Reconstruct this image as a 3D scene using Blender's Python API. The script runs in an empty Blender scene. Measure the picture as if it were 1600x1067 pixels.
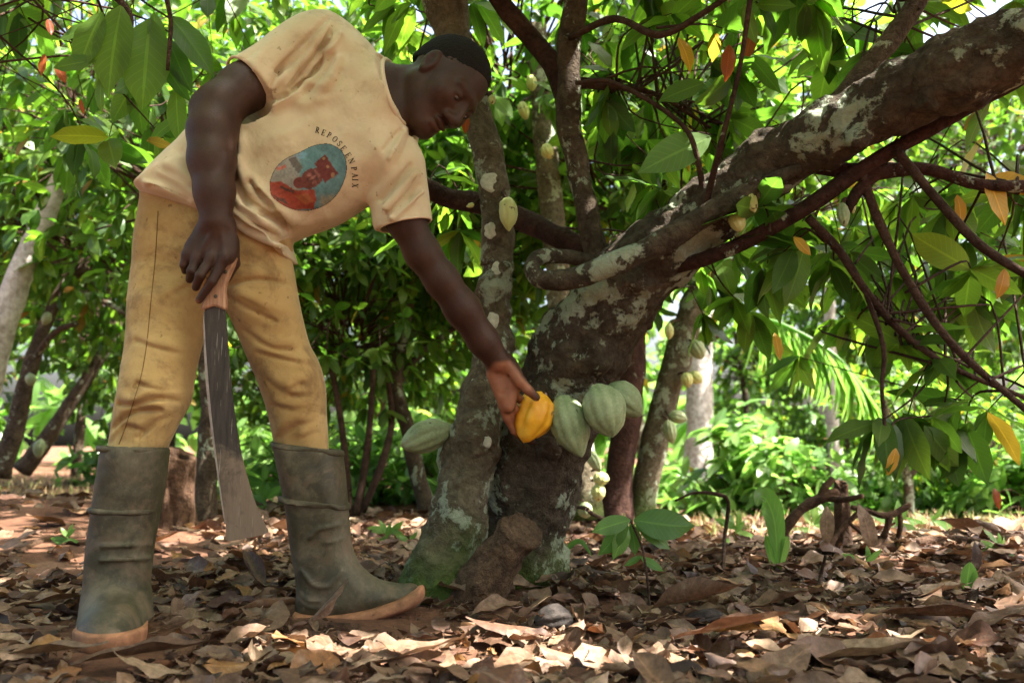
import bpy, math, random
import numpy as np
from mathutils import Vector, Matrix, Quaternion
from mathutils.bvhtree import BVHTree

random.seed(7)
RNG = np.random.default_rng(7)
scene = bpy.context.scene
COL = scene.collection

# ------------------------------------------------------------------ camera
CAM_Z, LENS, PITCH = 0.38, 32.0, math.radians(6.5)
cam_data = bpy.data.cameras.new('camera')
cam_data.lens = LENS
cam_data.sensor_width = 36.0
cam_data.clip_start = 0.05
cam_data.clip_end = 600.0
cam_data.dof.use_dof = True
cam_data.dof.focus_distance = 2.05
cam_data.dof.aperture_fstop = 4.0
cam = bpy.data.objects.new('camera', cam_data)
cam.location = (0, 0, CAM_Z)
cam.rotation_euler = (math.radians(90) + PITCH, 0, 0)
COL.objects.link(cam)
scene.camera = cam

# ------------------------------------------------------------------ sky, sun, exposure
SUN_DIR = np.array([0.50, -0.12, 0.86]); SUN_DIR /= np.linalg.norm(SUN_DIR)   # towards the sun
world = bpy.data.worlds.new('World')
scene.world = world
world.use_nodes = True
wn, wl = world.node_tree.nodes, world.node_tree.links
wn.clear()
sky = wn.new('ShaderNodeTexSky'); sky.sky_type = 'NISHITA'; sky.sun_disc = False
sky.sun_elevation = math.asin(SUN_DIR[2])
sky.sun_rotation = math.atan2(SUN_DIR[0], SUN_DIR[1])
sky.air_density = 1.0; sky.dust_density = 9.0; sky.ozone_density = 1.0
bg = wn.new('ShaderNodeBackground'); bg.inputs['Strength'].default_value = 0.105
wo = wn.new('ShaderNodeOutputWorld')
wl.new(sky.outputs[0], bg.inputs[0]); wl.new(bg.outputs[0], wo.inputs[0])
sun_data = bpy.data.lights.new('sun', 'SUN')
sun_data.energy = 5.0
sun_data.angle = math.radians(0.55)
sun_data.color = (1.0, 0.95, 0.86)
sun = bpy.data.objects.new('sun', sun_data)
sun.rotation_euler = Vector(SUN_DIR).to_track_quat('Z', 'Y').to_euler()
sun.location = (4, -1, 8)
COL.objects.link(sun)
scene.view_settings.view_transform = 'Standard'
scene.view_settings.look = 'None'
scene.view_settings.gamma = 1.0
scene.view_settings.exposure = 2.9
scene.view_settings.use_curve_mapping = False
scene.render.engine = 'CYCLES'
scene.cycles.use_denoising = True
scene.cycles.max_bounces = 10
scene.cycles.diffuse_bounces = 5
scene.cycles.transmission_bounces = 6
scene.cycles.caustics_reflective = False
scene.cycles.caustics_refractive = False
scene.cycles.sample_clamp_indirect = 8.0

# ------------------------------------------------------------------ photo pixel -> direction -> place
F_PX = LENS / 36.0 * 1600.0
CP, SP = math.cos(PITCH), math.sin(PITCH)
def ray(u, v):
    x, y = (u - 800.0) / F_PX, (533.5 - v) / F_PX
    return np.array([x, CP - SP * y, SP + CP * y])
def P(u, v, Y):
    d = ray(u, v); t = Y / d[1]
    return np.array([d[0] * t, Y, CAM_Z + d[2] * t])
def px(n, Y):
    return n * Y / F_PX
def project(p):
    p = np.asarray(p, float)
    x, y, z = p[..., 0], p[..., 1], p[..., 2] - CAM_Z
    fw = CP * y + SP * z; up = -SP * y + CP * z
    fw = np.where(fw < 0.05, 0.05, fw)
    return 800 + F_PX * x / fw, 533.5 - F_PX * up / fw, fw

# ------------------------------------------------------------------ numpy value noise
def _hash(i, j, k, seed):
    h = (i.astype(np.int64) * 374761393 + j.astype(np.int64) * 668265263 + k.astype(np.int64) * 2147483647 + seed * 974634777) & 0xFFFFFFFF
    h = ((h ^ (h >> 13)) * 1274126177) & 0xFFFFFFFF
    h = (h ^ (h >> 16)) & 0xFFFFFF
    return h.astype(np.float32) / 0xFFFFFF
def vnoise(p, seed=0):
    """value noise in -1..1 for points (...,3)"""
    p = np.asarray(p, np.float64)
    i = np.floor(p).astype(np.int64); f = (p - i)
    f = f * f * (3 - 2 * f)
    r = 0
    for dx in (0, 1):
        for dy in (0, 1):
            for dz in (0, 1):
                w = (f[..., 0] if dx else 1 - f[..., 0]) * (f[..., 1] if dy else 1 - f[..., 1]) * (f[..., 2] if dz else 1 - f[..., 2])
                r = r + w * _hash(i[..., 0] + dx, i[..., 1] + dy, i[..., 2] + dz, seed)
    return r * 2 - 1
def fbm(p, octaves=3, seed=0):
    p = np.asarray(p, np.float64); a, s, r = 1.0, 1.0, 0
    for o in range(octaves):
        r = r + a * vnoise(p * s + 17.3 * o, seed + o); a *= .5; s *= 2.03
    return r
def smooth(a, b, x):
    t = np.clip((x - a) / (b - a), 0, 1); return t * t * (3 - 2 * t)

# ------------------------------------------------------------------ ground height
def gh(x, y):
    x = np.asarray(x, float); y = np.asarray(y, float)
    side = smooth(-0.04, 0.22, x / np.maximum(y, 0.5))
    z = -0.055 * np.clip(y - 3.35, 0, 12) * side
    q = np.stack([x * 1.3, y * 1.3, x * 0], -1)
    near = 0.02 * vnoise(q, 3) + 0.012 * vnoise(q * 2.7, 4)
    z = z + near * smooth(1.0, 3.0, y) * 1.2 + 0.05 * smooth(0.10, 0.5, x / np.maximum(y, .5)) * np.exp(-((y - 3.2) / .45) ** 2)
    z = z + 0.10 * smooth(-0.25, -0.5, x / np.maximum(y, .5)) * np.exp(-((y - 4.6) / 1.2) ** 2)
    return z
def G(u, v):
    d = ray(u, v); t = CAM_Z / max(-d[2], 1e-3)
    for _ in range(12):
        p = np.array([d[0] * t, d[1] * t]); t = (CAM_Z - float(gh(p[0], p[1]))) / max(-d[2], 1e-3); t = min(t, 60)
    return np.array([d[0] * t, d[1] * t, float(gh(d[0] * t, d[1] * t))])

# ------------------------------------------------------------------ object helpers
def tag(o, label=None, cat=None, group=None, kind=None):
    if label: o['label'] = label
    if cat: o['category'] = cat
    if group: o['group'] = group
    if kind: o['kind'] = kind
    return o
def empty(name, loc=(0, 0, 0), parent=None):
    o = bpy.data.objects.new(name, None); o.empty_display_size = 0.1
    o.location = Vector(loc); COL.objects.link(o)
    return o
def link(name, me, mat=None, parent=None, loc=None):
    """objects carry world-space vertices; a thing's Empty keeps only a location"""
    o = bpy.data.objects.new(name, me)
    if mat is not None and len(me.materials) == 0: me.materials.append(mat)
    COL.objects.link(o)
    if loc is not None: o.location = Vector(loc)
    if parent is not None:
        o.parent = parent
        o.matrix_parent_inverse = world_of(parent).inverted()
    return o
def world_of(o):
    m = o.matrix_basis.copy()
    if o.parent is not None: m = world_of(o.parent) @ o.matrix_parent_inverse @ m
    return m
def np_mesh(name, verts, faces, smooth_shade=True, rnd=None, uv=None, col=None):
    """faces: (N,4) or (N,3) int array"""
    verts = np.asarray(verts, np.float32); faces = np.asarray(faces, np.int32)
    me = bpy.data.meshes.new(name)
    n, k = faces.shape
    me.vertices.add(len(verts)); me.vertices.foreach_set('co', verts.ravel())
    me.loops.add(n * k); me.loops.foreach_set('vertex_index', faces.ravel())
    me.polygons.add(n)
    me.polygons.foreach_set('loop_start', np.arange(0, n * k, k, dtype=np.int32))
    me.polygons.foreach_set('use_smooth', np.full(n, bool(smooth_shade)))
    if rnd is not None:
        a = me.attributes.new('rnd', 'FLOAT', 'POINT'); a.data.foreach_set('value', np.asarray(rnd, np.float32))
    if uv is not None:
        l = me.uv_layers.new(name='UVMap'); l.data.foreach_set('uv', np.asarray(uv, np.float32)[faces.ravel()].ravel())
    if col is not None:
        a = me.attributes.new('col', 'FLOAT_COLOR', 'POINT')
        c = np.ones((len(verts), 4), np.float32); c[:, :3] = col; a.data.foreach_set('color', c.ravel())
    me.update(calc_edges=True); me.validate()
    return me

# ------------------------------------------------------------------ tubes
def spline(pts, per=6):
    """Catmull-Rom through rows of any width"""
    p = np.asarray(pts, float)
    if len(p) < 3:
        t = np.linspace(0, 1, per + 1)[:, None]; return p[0] * (1 - t) + p[-1] * t
    q = np.vstack([2 * p[0] - p[1], p, 2 * p[-1] - p[-2]])
    out = []
    for i in range(1, len(q) - 2):
        for s in range(per):
            t = s / per
            a, b, c, d = q[i - 1], q[i], q[i + 1], q[i + 2]
            out.append(.5 * ((2 * b) + (-a + c) * t + (2 * a - 5 * b + 4 * c - d) * t * t + (-a + 3 * b - 3 * c + d) * t ** 3))
    out.append(p[-1])
    return np.array(out)
def tube_geo(path, sides=10, rough=0.0, nscale=20, seed=0, cap=True):
    """path rows x,y,z,r -> verts, quads"""
    path = np.asarray(path, float); n = len(path)
    c, r = path[:, :3], path[:, 3]
    tan = np.gradient(c, axis=0); tan /= np.linalg.norm(tan, axis=1)[:, None] + 1e-9
    ref = np.array([0, 0, 1.0]) if abs(tan[0][2]) < .9 else np.array([1.0, 0, 0])
    a = np.cross(tan[0], ref); a /= np.linalg.norm(a)
    A = [a]
    for i in range(1, n):
        a = A[-1] - tan[i] * np.dot(A[-1], tan[i]); a /= np.linalg.norm(a) + 1e-9; A.append(a)
    A = np.array(A); B = np.cross(tan, A)
    th = np.linspace(0, 2 * math.pi, sides, endpoint=False)
    dirs = A[:, None, :] * np.cos(th)[None, :, None] + B[:, None, :] * np.sin(th)[None, :, None]
    rr = r[:, None] * np.ones((1, sides))
    if rough > 0:
        q = (c[:, None, :] + dirs * r[:, None, None]) * nscale
        rr = rr * (1 + rough * fbm(q, 2, seed))
    v = (c[:, None, :] + dirs * rr[..., None]).reshape(-1, 3)
    f = []
    idx = np.arange(n * sides).reshape(n, sides)
    nxt = np.roll(idx, -1, axis=1)
    f = np.stack([idx[:-1], nxt[:-1], nxt[1:], idx[1:]], -1).reshape(-1, 4)
    if cap:
        v = np.vstack([v, c[0], c[-1]])
        s0, s1 = len(v) - 2, len(v) - 1
        f0 = np.stack([nxt[0], idx[0], np.full(sides, s0), np.full(sides, s0)], -1)
        f1 = np.stack([idx[-1], nxt[-1], np.full(sides, s1), np.full(sides, s1)], -1)
        f = np.vstack([f, f0, f1])
    return v, f
def join_geo(gs):
    vs, fs, o = [], [], 0
    for v, f in gs:
        vs.append(v); fs.append(np.asarray(f) + o); o += len(v)
    return np.vstack(vs), np.vstack(fs)
def fix_tris(me):
    """drop the doubled corner of cap triangles"""
    import bmesh
    bm = bmesh.new(); bm.from_mesh(me)
    bmesh.ops.remove_doubles(bm, verts=bm.verts, dist=1e-6)
    bm.to_mesh(me); bm.free()
def tube(name, pts, mat, parent=None, sides=10, per=6, rough=0.0, nscale=20, seed=0):
    path = spline(pts, per); path[:, 3] = np.maximum(path[:, 3], 5e-4)
    v, f = tube_geo(path, sides, rough, nscale, seed)
    me = poly_mesh(name, v, [list(dict.fromkeys(q)) for q in f.tolist()])
    return link(name, me, mat, parent)
def poly_mesh(name, verts, faces, smooth_shade=True):
    me = bpy.data.meshes.new(name)
    me.from_pydata([tuple(map(float, v)) for v in verts], [], faces)
    if smooth_shade: me.polygons.foreach_set('use_smooth', np.ones(len(me.polygons), bool))
    me.update(); return me
def pr(u, v, Y, rp):
    return np.append(P(u, v, Y), px(rp, Y))

# ------------------------------------------------------------------ signed distance field -> surface nets
class SDF:
    def __init__(s, lo, hi, vox):
        s.lo = np.array(lo, float); s.v = vox
        s.n = np.ceil((np.array(hi) - s.lo) / vox).astype(int) + 1
        s.F = np.full(s.n, .06, np.float32)
        s.ax = [(s.lo[i] + vox * np.arange(s.n[i])).astype(np.float32) for i in range(3)]
    def _sl(s, lo, hi):
        a = np.clip(np.floor((np.array(lo) - s.lo) / s.v).astype(int), 0, s.n)
        b = np.clip(np.ceil((np.array(hi) - s.lo) / s.v).astype(int) + 1, 0, s.n)
        sl = tuple(slice(a[i], b[i]) for i in range(3))
        X = s.ax[0][sl[0]][:, None, None]; Y = s.ax[1][sl[1]][None, :, None]; Z = s.ax[2][sl[2]][None, None, :]
        return sl, X, Y, Z
    def _mix(s, sl, d, k, sub):
        f = s.F[sl]
        if f.size == 0: return
        if sub:
            d = -d
            h = np.maximum(k - np.abs(f - d), 0) / max(k, 1e-6)
            s.F[sl] = np.maximum(f, d) + h * h * k * .25
        else:
            h = np.maximum(k - np.abs(f - d), 0) / max(k, 1e-6)
            s.F[sl] = np.minimum(f, d) - h * h * k * .25
    def cone(s, a, b, ra, rb, k=.012, sub=False, sy=1.0):
        """tapered capsule; sy>1 stretches it in depth (world y)"""
        a = np.array(a, np.float32)[:3]; b = np.array(b, np.float32)[:3]
        m = max(ra, rb) * max(sy, 1) + .03 + k
        sl, X, Y, Z = s._sl(np.minimum(a, b) - m, np.maximum(a, b) + m)
        ba = b - a; L = float(ba @ ba) + 1e-12
        t = np.clip(((X - a[0]) * ba[0] + (Y - a[1]) * ba[1] + (Z - a[2]) * ba[2]) / L, 0, 1)
        d = np.sqrt((X - a[0] - t * ba[0]) ** 2 + ((Y - a[1] - t * ba[1]) / sy) ** 2 + (Z - a[2] - t * ba[2]) ** 2) - (ra + t * (rb - ra))
        s._mix(sl, d, k, sub)
    def chain(s, rows, k=.012, sy=1.0):
        for a, b in zip(rows[:-1], rows[1:]): s.cone(a[:3], b[:3], a[3], b[3], k, False, sy)
    def ell(s, c, R, rad, k=.012, sub=False):
        """ellipsoid; R columns are its axes"""
        c = np.array(c, np.float32); R = np.array(R, np.float32); rad = np.array(rad, np.float32)
        m = float(rad.max()) + .03 + k
        sl, X, Y, Z = s._sl(c - m, c + m)
        q = [(X - c[0]) * R[0, i] + (Y - c[1]) * R[1, i] + (Z - c[2]) * R[2, i] for i in range(3)]
        k0 = np.sqrt(sum((q[i] / rad[i]) ** 2 for i in range(3))) + 1e-6
        k1 = np.sqrt(sum((q[i] / rad[i] ** 2) ** 2 for i in range(3))) + 1e-6
        s._mix(sl, k0 * (k0 - 1) / k1, k, sub)
    def pillow(s, poly, yc, T, R, k=.012, disp=None, sub=False):
        """outline in the x-z plane with rounded depth: yc centre, T half thickness, R edge radius (const or fn of X,Z)"""
        poly = np.array(poly, float)
        lo, hi = poly.min(0), poly.max(0); m = .05
        X2 = None
        sl, X, Y, Z = s._sl((lo[0] - m, -99, lo[1] - m), (hi[0] + m, 99, hi[1] + m))
        X2, Z2 = np.meshgrid(X.ravel(), Z.ravel(), indexing='ij')
        d2 = poly_dist(X2, Z2, poly)
        ev = lambda q: np.zeros(X2.shape) + (q(X2, Z2) if callable(q) else q)
        yc2, T2, R2 = ev(yc), ev(T), ev(R)
        e = np.maximum(0, R2 + d2) / R2
        dp = disp(X2, Z2) if disp is not None else 0 * X2
        W = Y - yc2[:, None, :]
        w = np.where(W < 0, W / (T2 + dp)[:, None, :], W / T2[:, None, :])
        F = (np.sqrt(e[:, None, :] ** 2 + w ** 2) - 1) * np.minimum(R2, T2)[:, None, :]
        s._mix(sl, F.astype(np.float32), k, sub)
    def bore(s, c, e1, e2, ax, t0, t1):
        """cut an elliptic hole: axes e1, e2, from t0 to t1 along ax"""
        m = max(np.linalg.norm(e1), np.linalg.norm(e2)) + abs(t1)
        sl, X, Y, Z = s._sl(c - m, c + m)
        dot = lambda n: (X - c[0]) * n[0] + (Y - c[1]) * n[1] + (Z - c[2]) * n[2]
        rho = np.sqrt((dot(e1) / (e1 @ e1)) ** 2 + (dot(e2) / (e2 @ e2)) ** 2); t = dot(ax)
        d = np.maximum(np.maximum((rho - 1) * np.linalg.norm(e1), t0 - t), t - t1)
        s._mix(sl, d.astype(np.float32), .003, True)
    def clip(s, point, normal):
        """cut away what lies on the normal's side of a plane"""
        n = np.array(normal, float); n /= np.linalg.norm(n)
        d = (s.ax[0][:, None, None] - point[0]) * n[0] + (s.ax[1][None, :, None] - point[1]) * n[1] + (s.ax[2][None, None, :] - point[2]) * n[2]
        s.F = np.maximum(s.F, d.astype(np.float32))
    def geo(s):
        F = s.F; F[0], F[-1], F[:, 0], F[:, -1], F[:, :, 0], F[:, :, -1] = [np.float32(.01)] * 6
        S = F < 0
        n = np.array(F.shape); c = n - 1
        cnt = np.zeros(c, np.uint8)
        off = [(i, j, k) for i in (0, 1) for j in (0, 1) for k in (0, 1)]
        for i, j, k in off: cnt += S[i:i + c[0], j:j + c[1], k:k + c[2]]
        act = np.flatnonzero((cnt > 0) & (cnt < 8)); del cnt
        ijk = np.stack(np.unravel_index(act, c), -1)
        val = np.stack([F[ijk[:, 0] + i, ijk[:, 1] + j, ijk[:, 2] + k] for i, j, k in off], 1)
        pos = np.zeros((len(act), 3)); num = np.zeros(len(act))
        for a in range(8):
            for b in range(a + 1, 8):
                oa, ob = np.array(off[a]), np.array(off[b])
                if abs(oa - ob).sum() != 1: continue
                m = (val[:, a] < 0) != (val[:, b] < 0)
                t = np.where(m, val[:, a] / np.where(m, val[:, a] - val[:, b], 1), 0)
                pos += np.where(m[:, None], oa + t[:, None] * (ob - oa), 0); num += m
        verts = s.lo + s.v * (ijk + pos / num[:, None])
        faces = []
        for axis in range(3):
            sa = [slice(None)] * 3; sb = [slice(None)] * 3
            sa[axis] = slice(0, -1); sb[axis] = slice(1, None)
            A, B = S[tuple(sa)], S[tuple(sb)]
            e = np.stack(np.nonzero(A != B), -1)
            fl = A[e[:, 0], e[:, 1], e[:, 2]]
            o1, o2 = [(1, 2), (2, 0), (0, 1)][axis]
            qs = []
            for d1, d2 in ((-1, -1), (0, -1), (0, 0), (-1, 0)):
                q = e.copy(); q[:, o1] += d1; q[:, o2] += d2
                lin = np.ravel_multi_index((q[:, 0], q[:, 1], q[:, 2]), c, mode='clip')
                qs.append(np.minimum(np.searchsorted(act, lin), len(act) - 1))
            q = np.stack(qs, -1)
            q[~fl] = q[~fl][:, ::-1]
            faces.append(q)
        return verts, np.vstack(faces)
def poly_dist(X, Z, poly):
    """signed distance to a closed polygon, negative inside"""
    d = np.full(X.shape, 1e9); inside = np.zeros(X.shape, bool)
    n = len(poly)
    for i in range(n):
        a, b = poly[i], poly[(i + 1) % n]
        e = b - a; w0, w1 = X - a[0], Z - a[1]
        t = np.clip((w0 * e[0] + w1 * e[1]) / (e @ e + 1e-12), 0, 1)
        d = np.minimum(d, (w0 - t * e[0]) ** 2 + (w1 - t * e[1]) ** 2)
        c = (a[1] > Z) != (b[1] > Z)
        inside ^= c & (X < (b[0] - a[0]) * (Z - a[1]) / (b[1] - a[1] + 1e-12) + a[0])
    return np.sqrt(d) * np.where(inside, -1, 1)
def line_dist(X, Z, line):
    d = np.full(X.shape, 1e9)
    for a, b in zip(line[:-1], line[1:]):
        e = b - a; w0, w1 = X - a[0], Z - a[1]
        t = np.clip((w0 * e[0] + w1 * e[1]) / (e @ e + 1e-12), 0, 1)
        d = np.minimum(d, (w0 - t * e[0]) ** 2 + (w1 - t * e[1]) ** 2)
    return np.sqrt(d)
def outline(pts, Y, closed=True, per=4):
    """photo outline -> smoothed x-z polygon at depth Y"""
    p = np.array([P(u, v, Y(v) if callable(Y) else Y)[[0, 2]] for u, v in pts])
    if not closed: return spline(p, per)
    n = len(p); out = []
    for i in range(n):
        a, b, c, d = p[i - 1], p[i], p[(i + 1) % n], p[(i + 2) % n]
        for q in range(per):
            t = q / per
            out.append(.5 * ((2 * b) + (-a + c) * t + (2 * a - 5 * b + 4 * c - d) * t * t + (-a + 3 * b - 3 * c + d) * t ** 3))
    return np.array(out)
# ------------------------------------------------------------------ materials
class NT:
    def __init__(s, name):
        s.m = bpy.data.materials.new(name); s.m.use_nodes = True
        s.t = s.m.node_tree; s.t.nodes.clear()
        s.out = s.t.nodes.new('ShaderNodeOutputMaterial')
    def n(s, typ, **kw):
        nd = s.t.nodes.new(typ)
        for k, v in kw.items():
            if k[0] == '_': setattr(nd, k[1:], v)
            else:
                key = k.replace('__', ' ')
                s.set(nd, key, v)
        return nd
    def set(s, nd, key, v):
        sock = nd.inputs[int(key[1:])] if key[0] == 'i' and key[1:].isdigit() else nd.inputs[key]
        if hasattr(v, 'is_linked') or hasattr(v, 'links'): s.t.links.new(v, sock)
        else:
            if isinstance(v, (tuple, list)) and len(v) == 3 and sock.type == 'RGBA': v = tuple(v) + (1,)
            sock.default_value = v
    def noise(s, scale, detail=4, rough=.55, vec=None, dist=0):
        nd = s.n('ShaderNodeTexNoise', Scale=scale, Detail=detail, Roughness=rough, Distortion=dist)
        if vec is not None: s.t.links.new(vec, nd.inputs['Vector'])
        return nd.outputs['Fac']
    def ramp(s, fac, stops):
        nd = s.n('ShaderNodeValToRGB'); cr = nd.color_ramp
        while len(cr.elements) < len(stops): cr.elements.new(.5)
        for e, (p, c) in zip(cr.elements, stops):
            e.position = p; e.color = (c if len(c) == 4 else tuple(c) + (1,)) if isinstance(c, (tuple, list)) else (c, c, c, 1)
        s.t.links.new(fac, nd.inputs[0]); return nd.outputs[0]
    def mix(s, fac, a, b, mode='MIX'):
        nd = s.t.nodes.new('ShaderNodeMix'); nd.data_type = 'RGBA'; nd.blend_type = mode
        for k, v in ((0, fac), (6, a), (7, b)):
            if hasattr(v, 'links'): s.t.links.new(v, nd.inputs[k])
            else: nd.inputs[k].default_value = (tuple(v) + (1,)) if isinstance(v, (tuple, list)) else v
        return nd.outputs[2]
    def math(s, op, a, b=0.0, c=None):
        nd = s.t.nodes.new('ShaderNodeMath'); nd.operation = op
        for i, v in enumerate((a, b) if c is None else (a, b, c)):
            if hasattr(v, 'links'): s.t.links.new(v, nd.inputs[i])
            else: nd.inputs[i].default_value = v
        return nd.outputs[0]
    def pos(s): return s.n('ShaderNodeNewGeometry').outputs['Position']
    def obj(s): return s.n('ShaderNodeTexCoord').outputs['Object']
    def map(s, vec, scale):
        nd = s.n('ShaderNodeMapping', Scale=scale); s.t.links.new(vec, nd.inputs['Vector']); return nd.outputs[0]
    def attr(s, name, out='Fac'):
        nd = s.t.nodes.new('ShaderNodeAttribute'); nd.attribute_name = name; return nd.outputs[out]
    def bump(s, h, strength=.4, dist=.01):
        nd = s.n('ShaderNodeBump', Strength=strength, Distance=dist); s.t.links.new(h, nd.inputs['Height']); return nd.outputs[0]
    def bsdf(s, color, rough=.8, normal=None, spec=.3, **kw):
        nd = s.n('ShaderNodeBsdfPrincipled'); s.set(nd, 'Base Color', color); s.set(nd, 'Roughness', rough)
        nd.inputs['Specular IOR Level'].default_value = spec
        for k, v in kw.items(): s.set(nd, k.replace('__', ' '), v)
        if normal is not None: s.t.links.new(normal, nd.inputs['Normal'])
        return nd.outputs[0]
    def done(s, sh):
        s.t.links.new(sh, s.out.inputs['Surface']); return s.m

def mat_leaf(name, ramp, trans, tw=.5, rough=.42, wear=.0):
    """leaf: per-leaf colour from 'rnd', veins from the leaf's own UV, light through the blade"""
    t = NT(name)
    oi = t.n('ShaderNodeObjectInfo').outputs['Random']
    r = t.math('FRACT', t.math('ADD', t.attr('rnd'), oi))
    base = t.ramp(r, ramp)
    uv = t.n('ShaderNodeUVMap').outputs[0]
    sp = t.n('ShaderNodeSeparateXYZ'); t.t.links.new(uv, sp.inputs[0])
    s_, t_ = sp.outputs[0], sp.outputs[1]
    a = t.math('ABSOLUTE', t.math('SUBTRACT', s_, .5))
    mid = t.math('LESS_THAN', a, .035)
    w = t.math('FRACT', t.math('SUBTRACT', t.math('MULTIPLY', t_, 11.0), t.math('MULTIPLY', a, 4.5)))
    side = t.math('LESS_THAN', w, .10)
    vein = t.math('MAXIMUM', mid, t.math('MULTIPLY', side, .55))
    mott = t.noise(9, 3, vec=t.pos())
    base = t.mix(t.math('MULTIPLY', vein, .5), base, t.mix(1, base, (1.9, 1.8, 1.6), 'MULTIPLY'))
    base = t.mix(t.ramp(mott, [(.35, 0), (.75, .45)]), base, t.mix(1, base, (.55, .6, .5), 'MULTIPLY'))
    if wear:
        fine = t.noise(70, 6, .72, t.pos())
        base = t.mix(t.ramp(fine, [(.42, 0), (.62, .7 * wear)]), base, t.mix(1, base, (.35, .30, .27), 'MULTIPLY'))
        base = t.mix(t.ramp(t.noise(30, 5, .7, t.pos()), [(.55, 0), (.70, .5 * wear)]), base, (.27, .21, .16))
    bmp = t.bump(t.math('SUBTRACT', t.math('MULTIPLY', w, .6), t.math('MULTIPLY', mid, .8)), .35, .006)
    p = t.bsdf(base, rough, bmp, .35)
    tc = t.mix(1, base, trans, 'MULTIPLY')
    tr = t.n('ShaderNodeBsdfTranslucent'); t.t.links.new(tc, tr.inputs[0])
    mx = t.n('ShaderNodeMixShader'); mx.inputs[0].default_value = tw
    t.t.links.new(p, mx.inputs[1]); t.t.links.new(tr.outputs[0], mx.inputs[2])
    return t.done(mx.outputs[0])

M = {}
GREENS = [(0, (.030, .068, .015)), (.3, (.045, .095, .018)), (.6, (.065, .120, .021)), (.965, (.095, .155, .027)), (.978, (.24, .20, .03)), (.99, (.20, .09, .025)), (1, (.03, .07, .016))]
M['leaf'] = mat_leaf('cacao_leaf', GREENS, (2.6, 3.0, 1.2), .5)
M['leaf_bright'] = mat_leaf('young_and_sunlit_leaf', [(0, (.075, .15, .04)), (.5, (.105, .20, .05)), (.985, (.15, .235, .07)), (1, (.28, .23, .05))], (2.0, 2.3, 1.3), .5, .34)  # sunlight on bushes and forest put into paler greens; seedlings share them
M['leaf_yellow'] = mat_leaf('yellow_leaf', [(0, (.55, .30, .03)), (.6, (.62, .36, .04)), (1, (.45, .16, .03))], (1.3, 1.2, .8), .5)
M['leaf_red'] = mat_leaf('red_leaf', [(0, (.25, .05, .02)), (.6, (.38, .11, .03)), (1, (.20, .05, .02))], (1.4, 1.1, .8), .45)
M['litter'] = mat_leaf('dry_leaf', [(0, (.028, .014, .010)), (.16, (.11, .052, .030)), (.32, (.20, .125, .078)), (.46, (.065, .025, .015)), (.6, (.25, .17, .11)), (.74, (.12, .056, .034)), (.86, (.32, .23, .155)), (.93, (.17, .070, .030)), (.97, (.27, .14, .05)), (1, (.07, .032, .022))], (1.2, 1.0, .8), .18, .6, 1.0)
def mat_bark(name, c1, c2, lichen=.5, moss=None, scale=1.0, lcol=(.33, .36, .27)):
    t = NT(name); p = t.pos()
    n1 = t.noise(14 * scale, 8, .7, p, .4); n2 = t.noise(60 * scale, 5, .7, p)
    base = t.ramp(n1, [(.3, c1), (.7, c2)])
    base = t.mix(t.ramp(n2, [(.35, .8), (.6, 0)]), base, t.mix(1, base, (.45, .4, .36), 'MULTIPLY'))
    ln = t.noise(7.5 * scale, 7, .68, p, .3); ln2 = t.noise(45 * scale, 4, .6, p)
    lm = t.ramp(t.math('ADD', ln, t.math('MULTIPLY', t.math('SUBTRACT', ln2, .5), .22)), [(1 - lichen * .86, 0), (1 - lichen * .86 + .035, 1)])
    lc = t.mix(ln2, (lcol[0] * .7, lcol[1] * .75, lcol[2] * .7), lcol)
    base = t.mix(lm, base, lc)
    if moss:
        sp = t.n('ShaderNodeSeparateXYZ'); t.t.links.new(p, sp.inputs[0])
        mm = t.math('MULTIPLY', t.math('SUBTRACT', t.math('ADD', moss, t.math('MULTIPLY', t.noise(9, 6, .7, p), .28)), t.math('ADD', sp.outputs[2], .14)), 6.0)
        mm = t.math('MINIMUM', t.math('MAXIMUM', mm, 0.0), .9)
        base = t.mix(mm, base, t.mix(t.noise(120, 3, .6, p), (.028, .055, .007), (.075, .115, .016)))
    vo = t.n('ShaderNodeTexVoronoi', Scale=34 * scale); vo.feature = 'DISTANCE_TO_EDGE'
    wv = t.n('ShaderNodeVectorMath', _operation='ADD'); t.t.links.new(p, wv.inputs[0])
    nv = t.n('ShaderNodeTexNoise', Scale=16 * scale, Detail=4.0); t.t.links.new(p, nv.inputs['Vector'])
    sc_ = t.n('ShaderNodeVectorMath', _operation='SCALE'); t.t.links.new(nv.outputs['Color'], sc_.inputs[0]); sc_.inputs['Scale'].default_value = .10
    t.t.links.new(sc_.outputs[0], wv.inputs[1]); t.t.links.new(wv.outputs[0], vo.inputs['Vector'])
    crack = t.ramp(vo.outputs['Distance'], [(.0, 0), (.14, 1)])
    base = t.mix(t.math('MULTIPLY', t.math('SUBTRACT', 1.0, crack), .22), base, t.mix(1, base, (.40, .36, .33), 'MULTIPLY'))
    h = t.math('ADD', t.math('ADD', t.math('MULTIPLY', n1, .8), t.math('MULTIPLY', n2, .5)), t.math('ADD', t.math('MULTIPLY', lm, .12), t.math('MULTIPLY', crack, .08)))
    return t.done(t.bsdf(base, .9, t.bump(h, 1.0, .018), .15))
M['bark'] = mat_bark('cacao_bark', (.034, .023, .016), (.14, .105, .070), .50, None)
M['bark_main'] = mat_bark('cacao_bark_mossy', (.028, .021, .015), (.125, .098, .068), .535, .15)
M['bark_red'] = mat_bark('dark_red_bark', (.022, .010, .008), (.085, .042, .030), .41, None)
M['bark_stem'] = mat_bark('lichened_stem_bark', (.075, .062, .040), (.195, .165, .108), .535, .20)
M['bark_pale'] = mat_bark('pale_bark', (.42, .39, .35), (.62, .59, .55), .45, None, .4, (.7, .69, .66))
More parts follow.
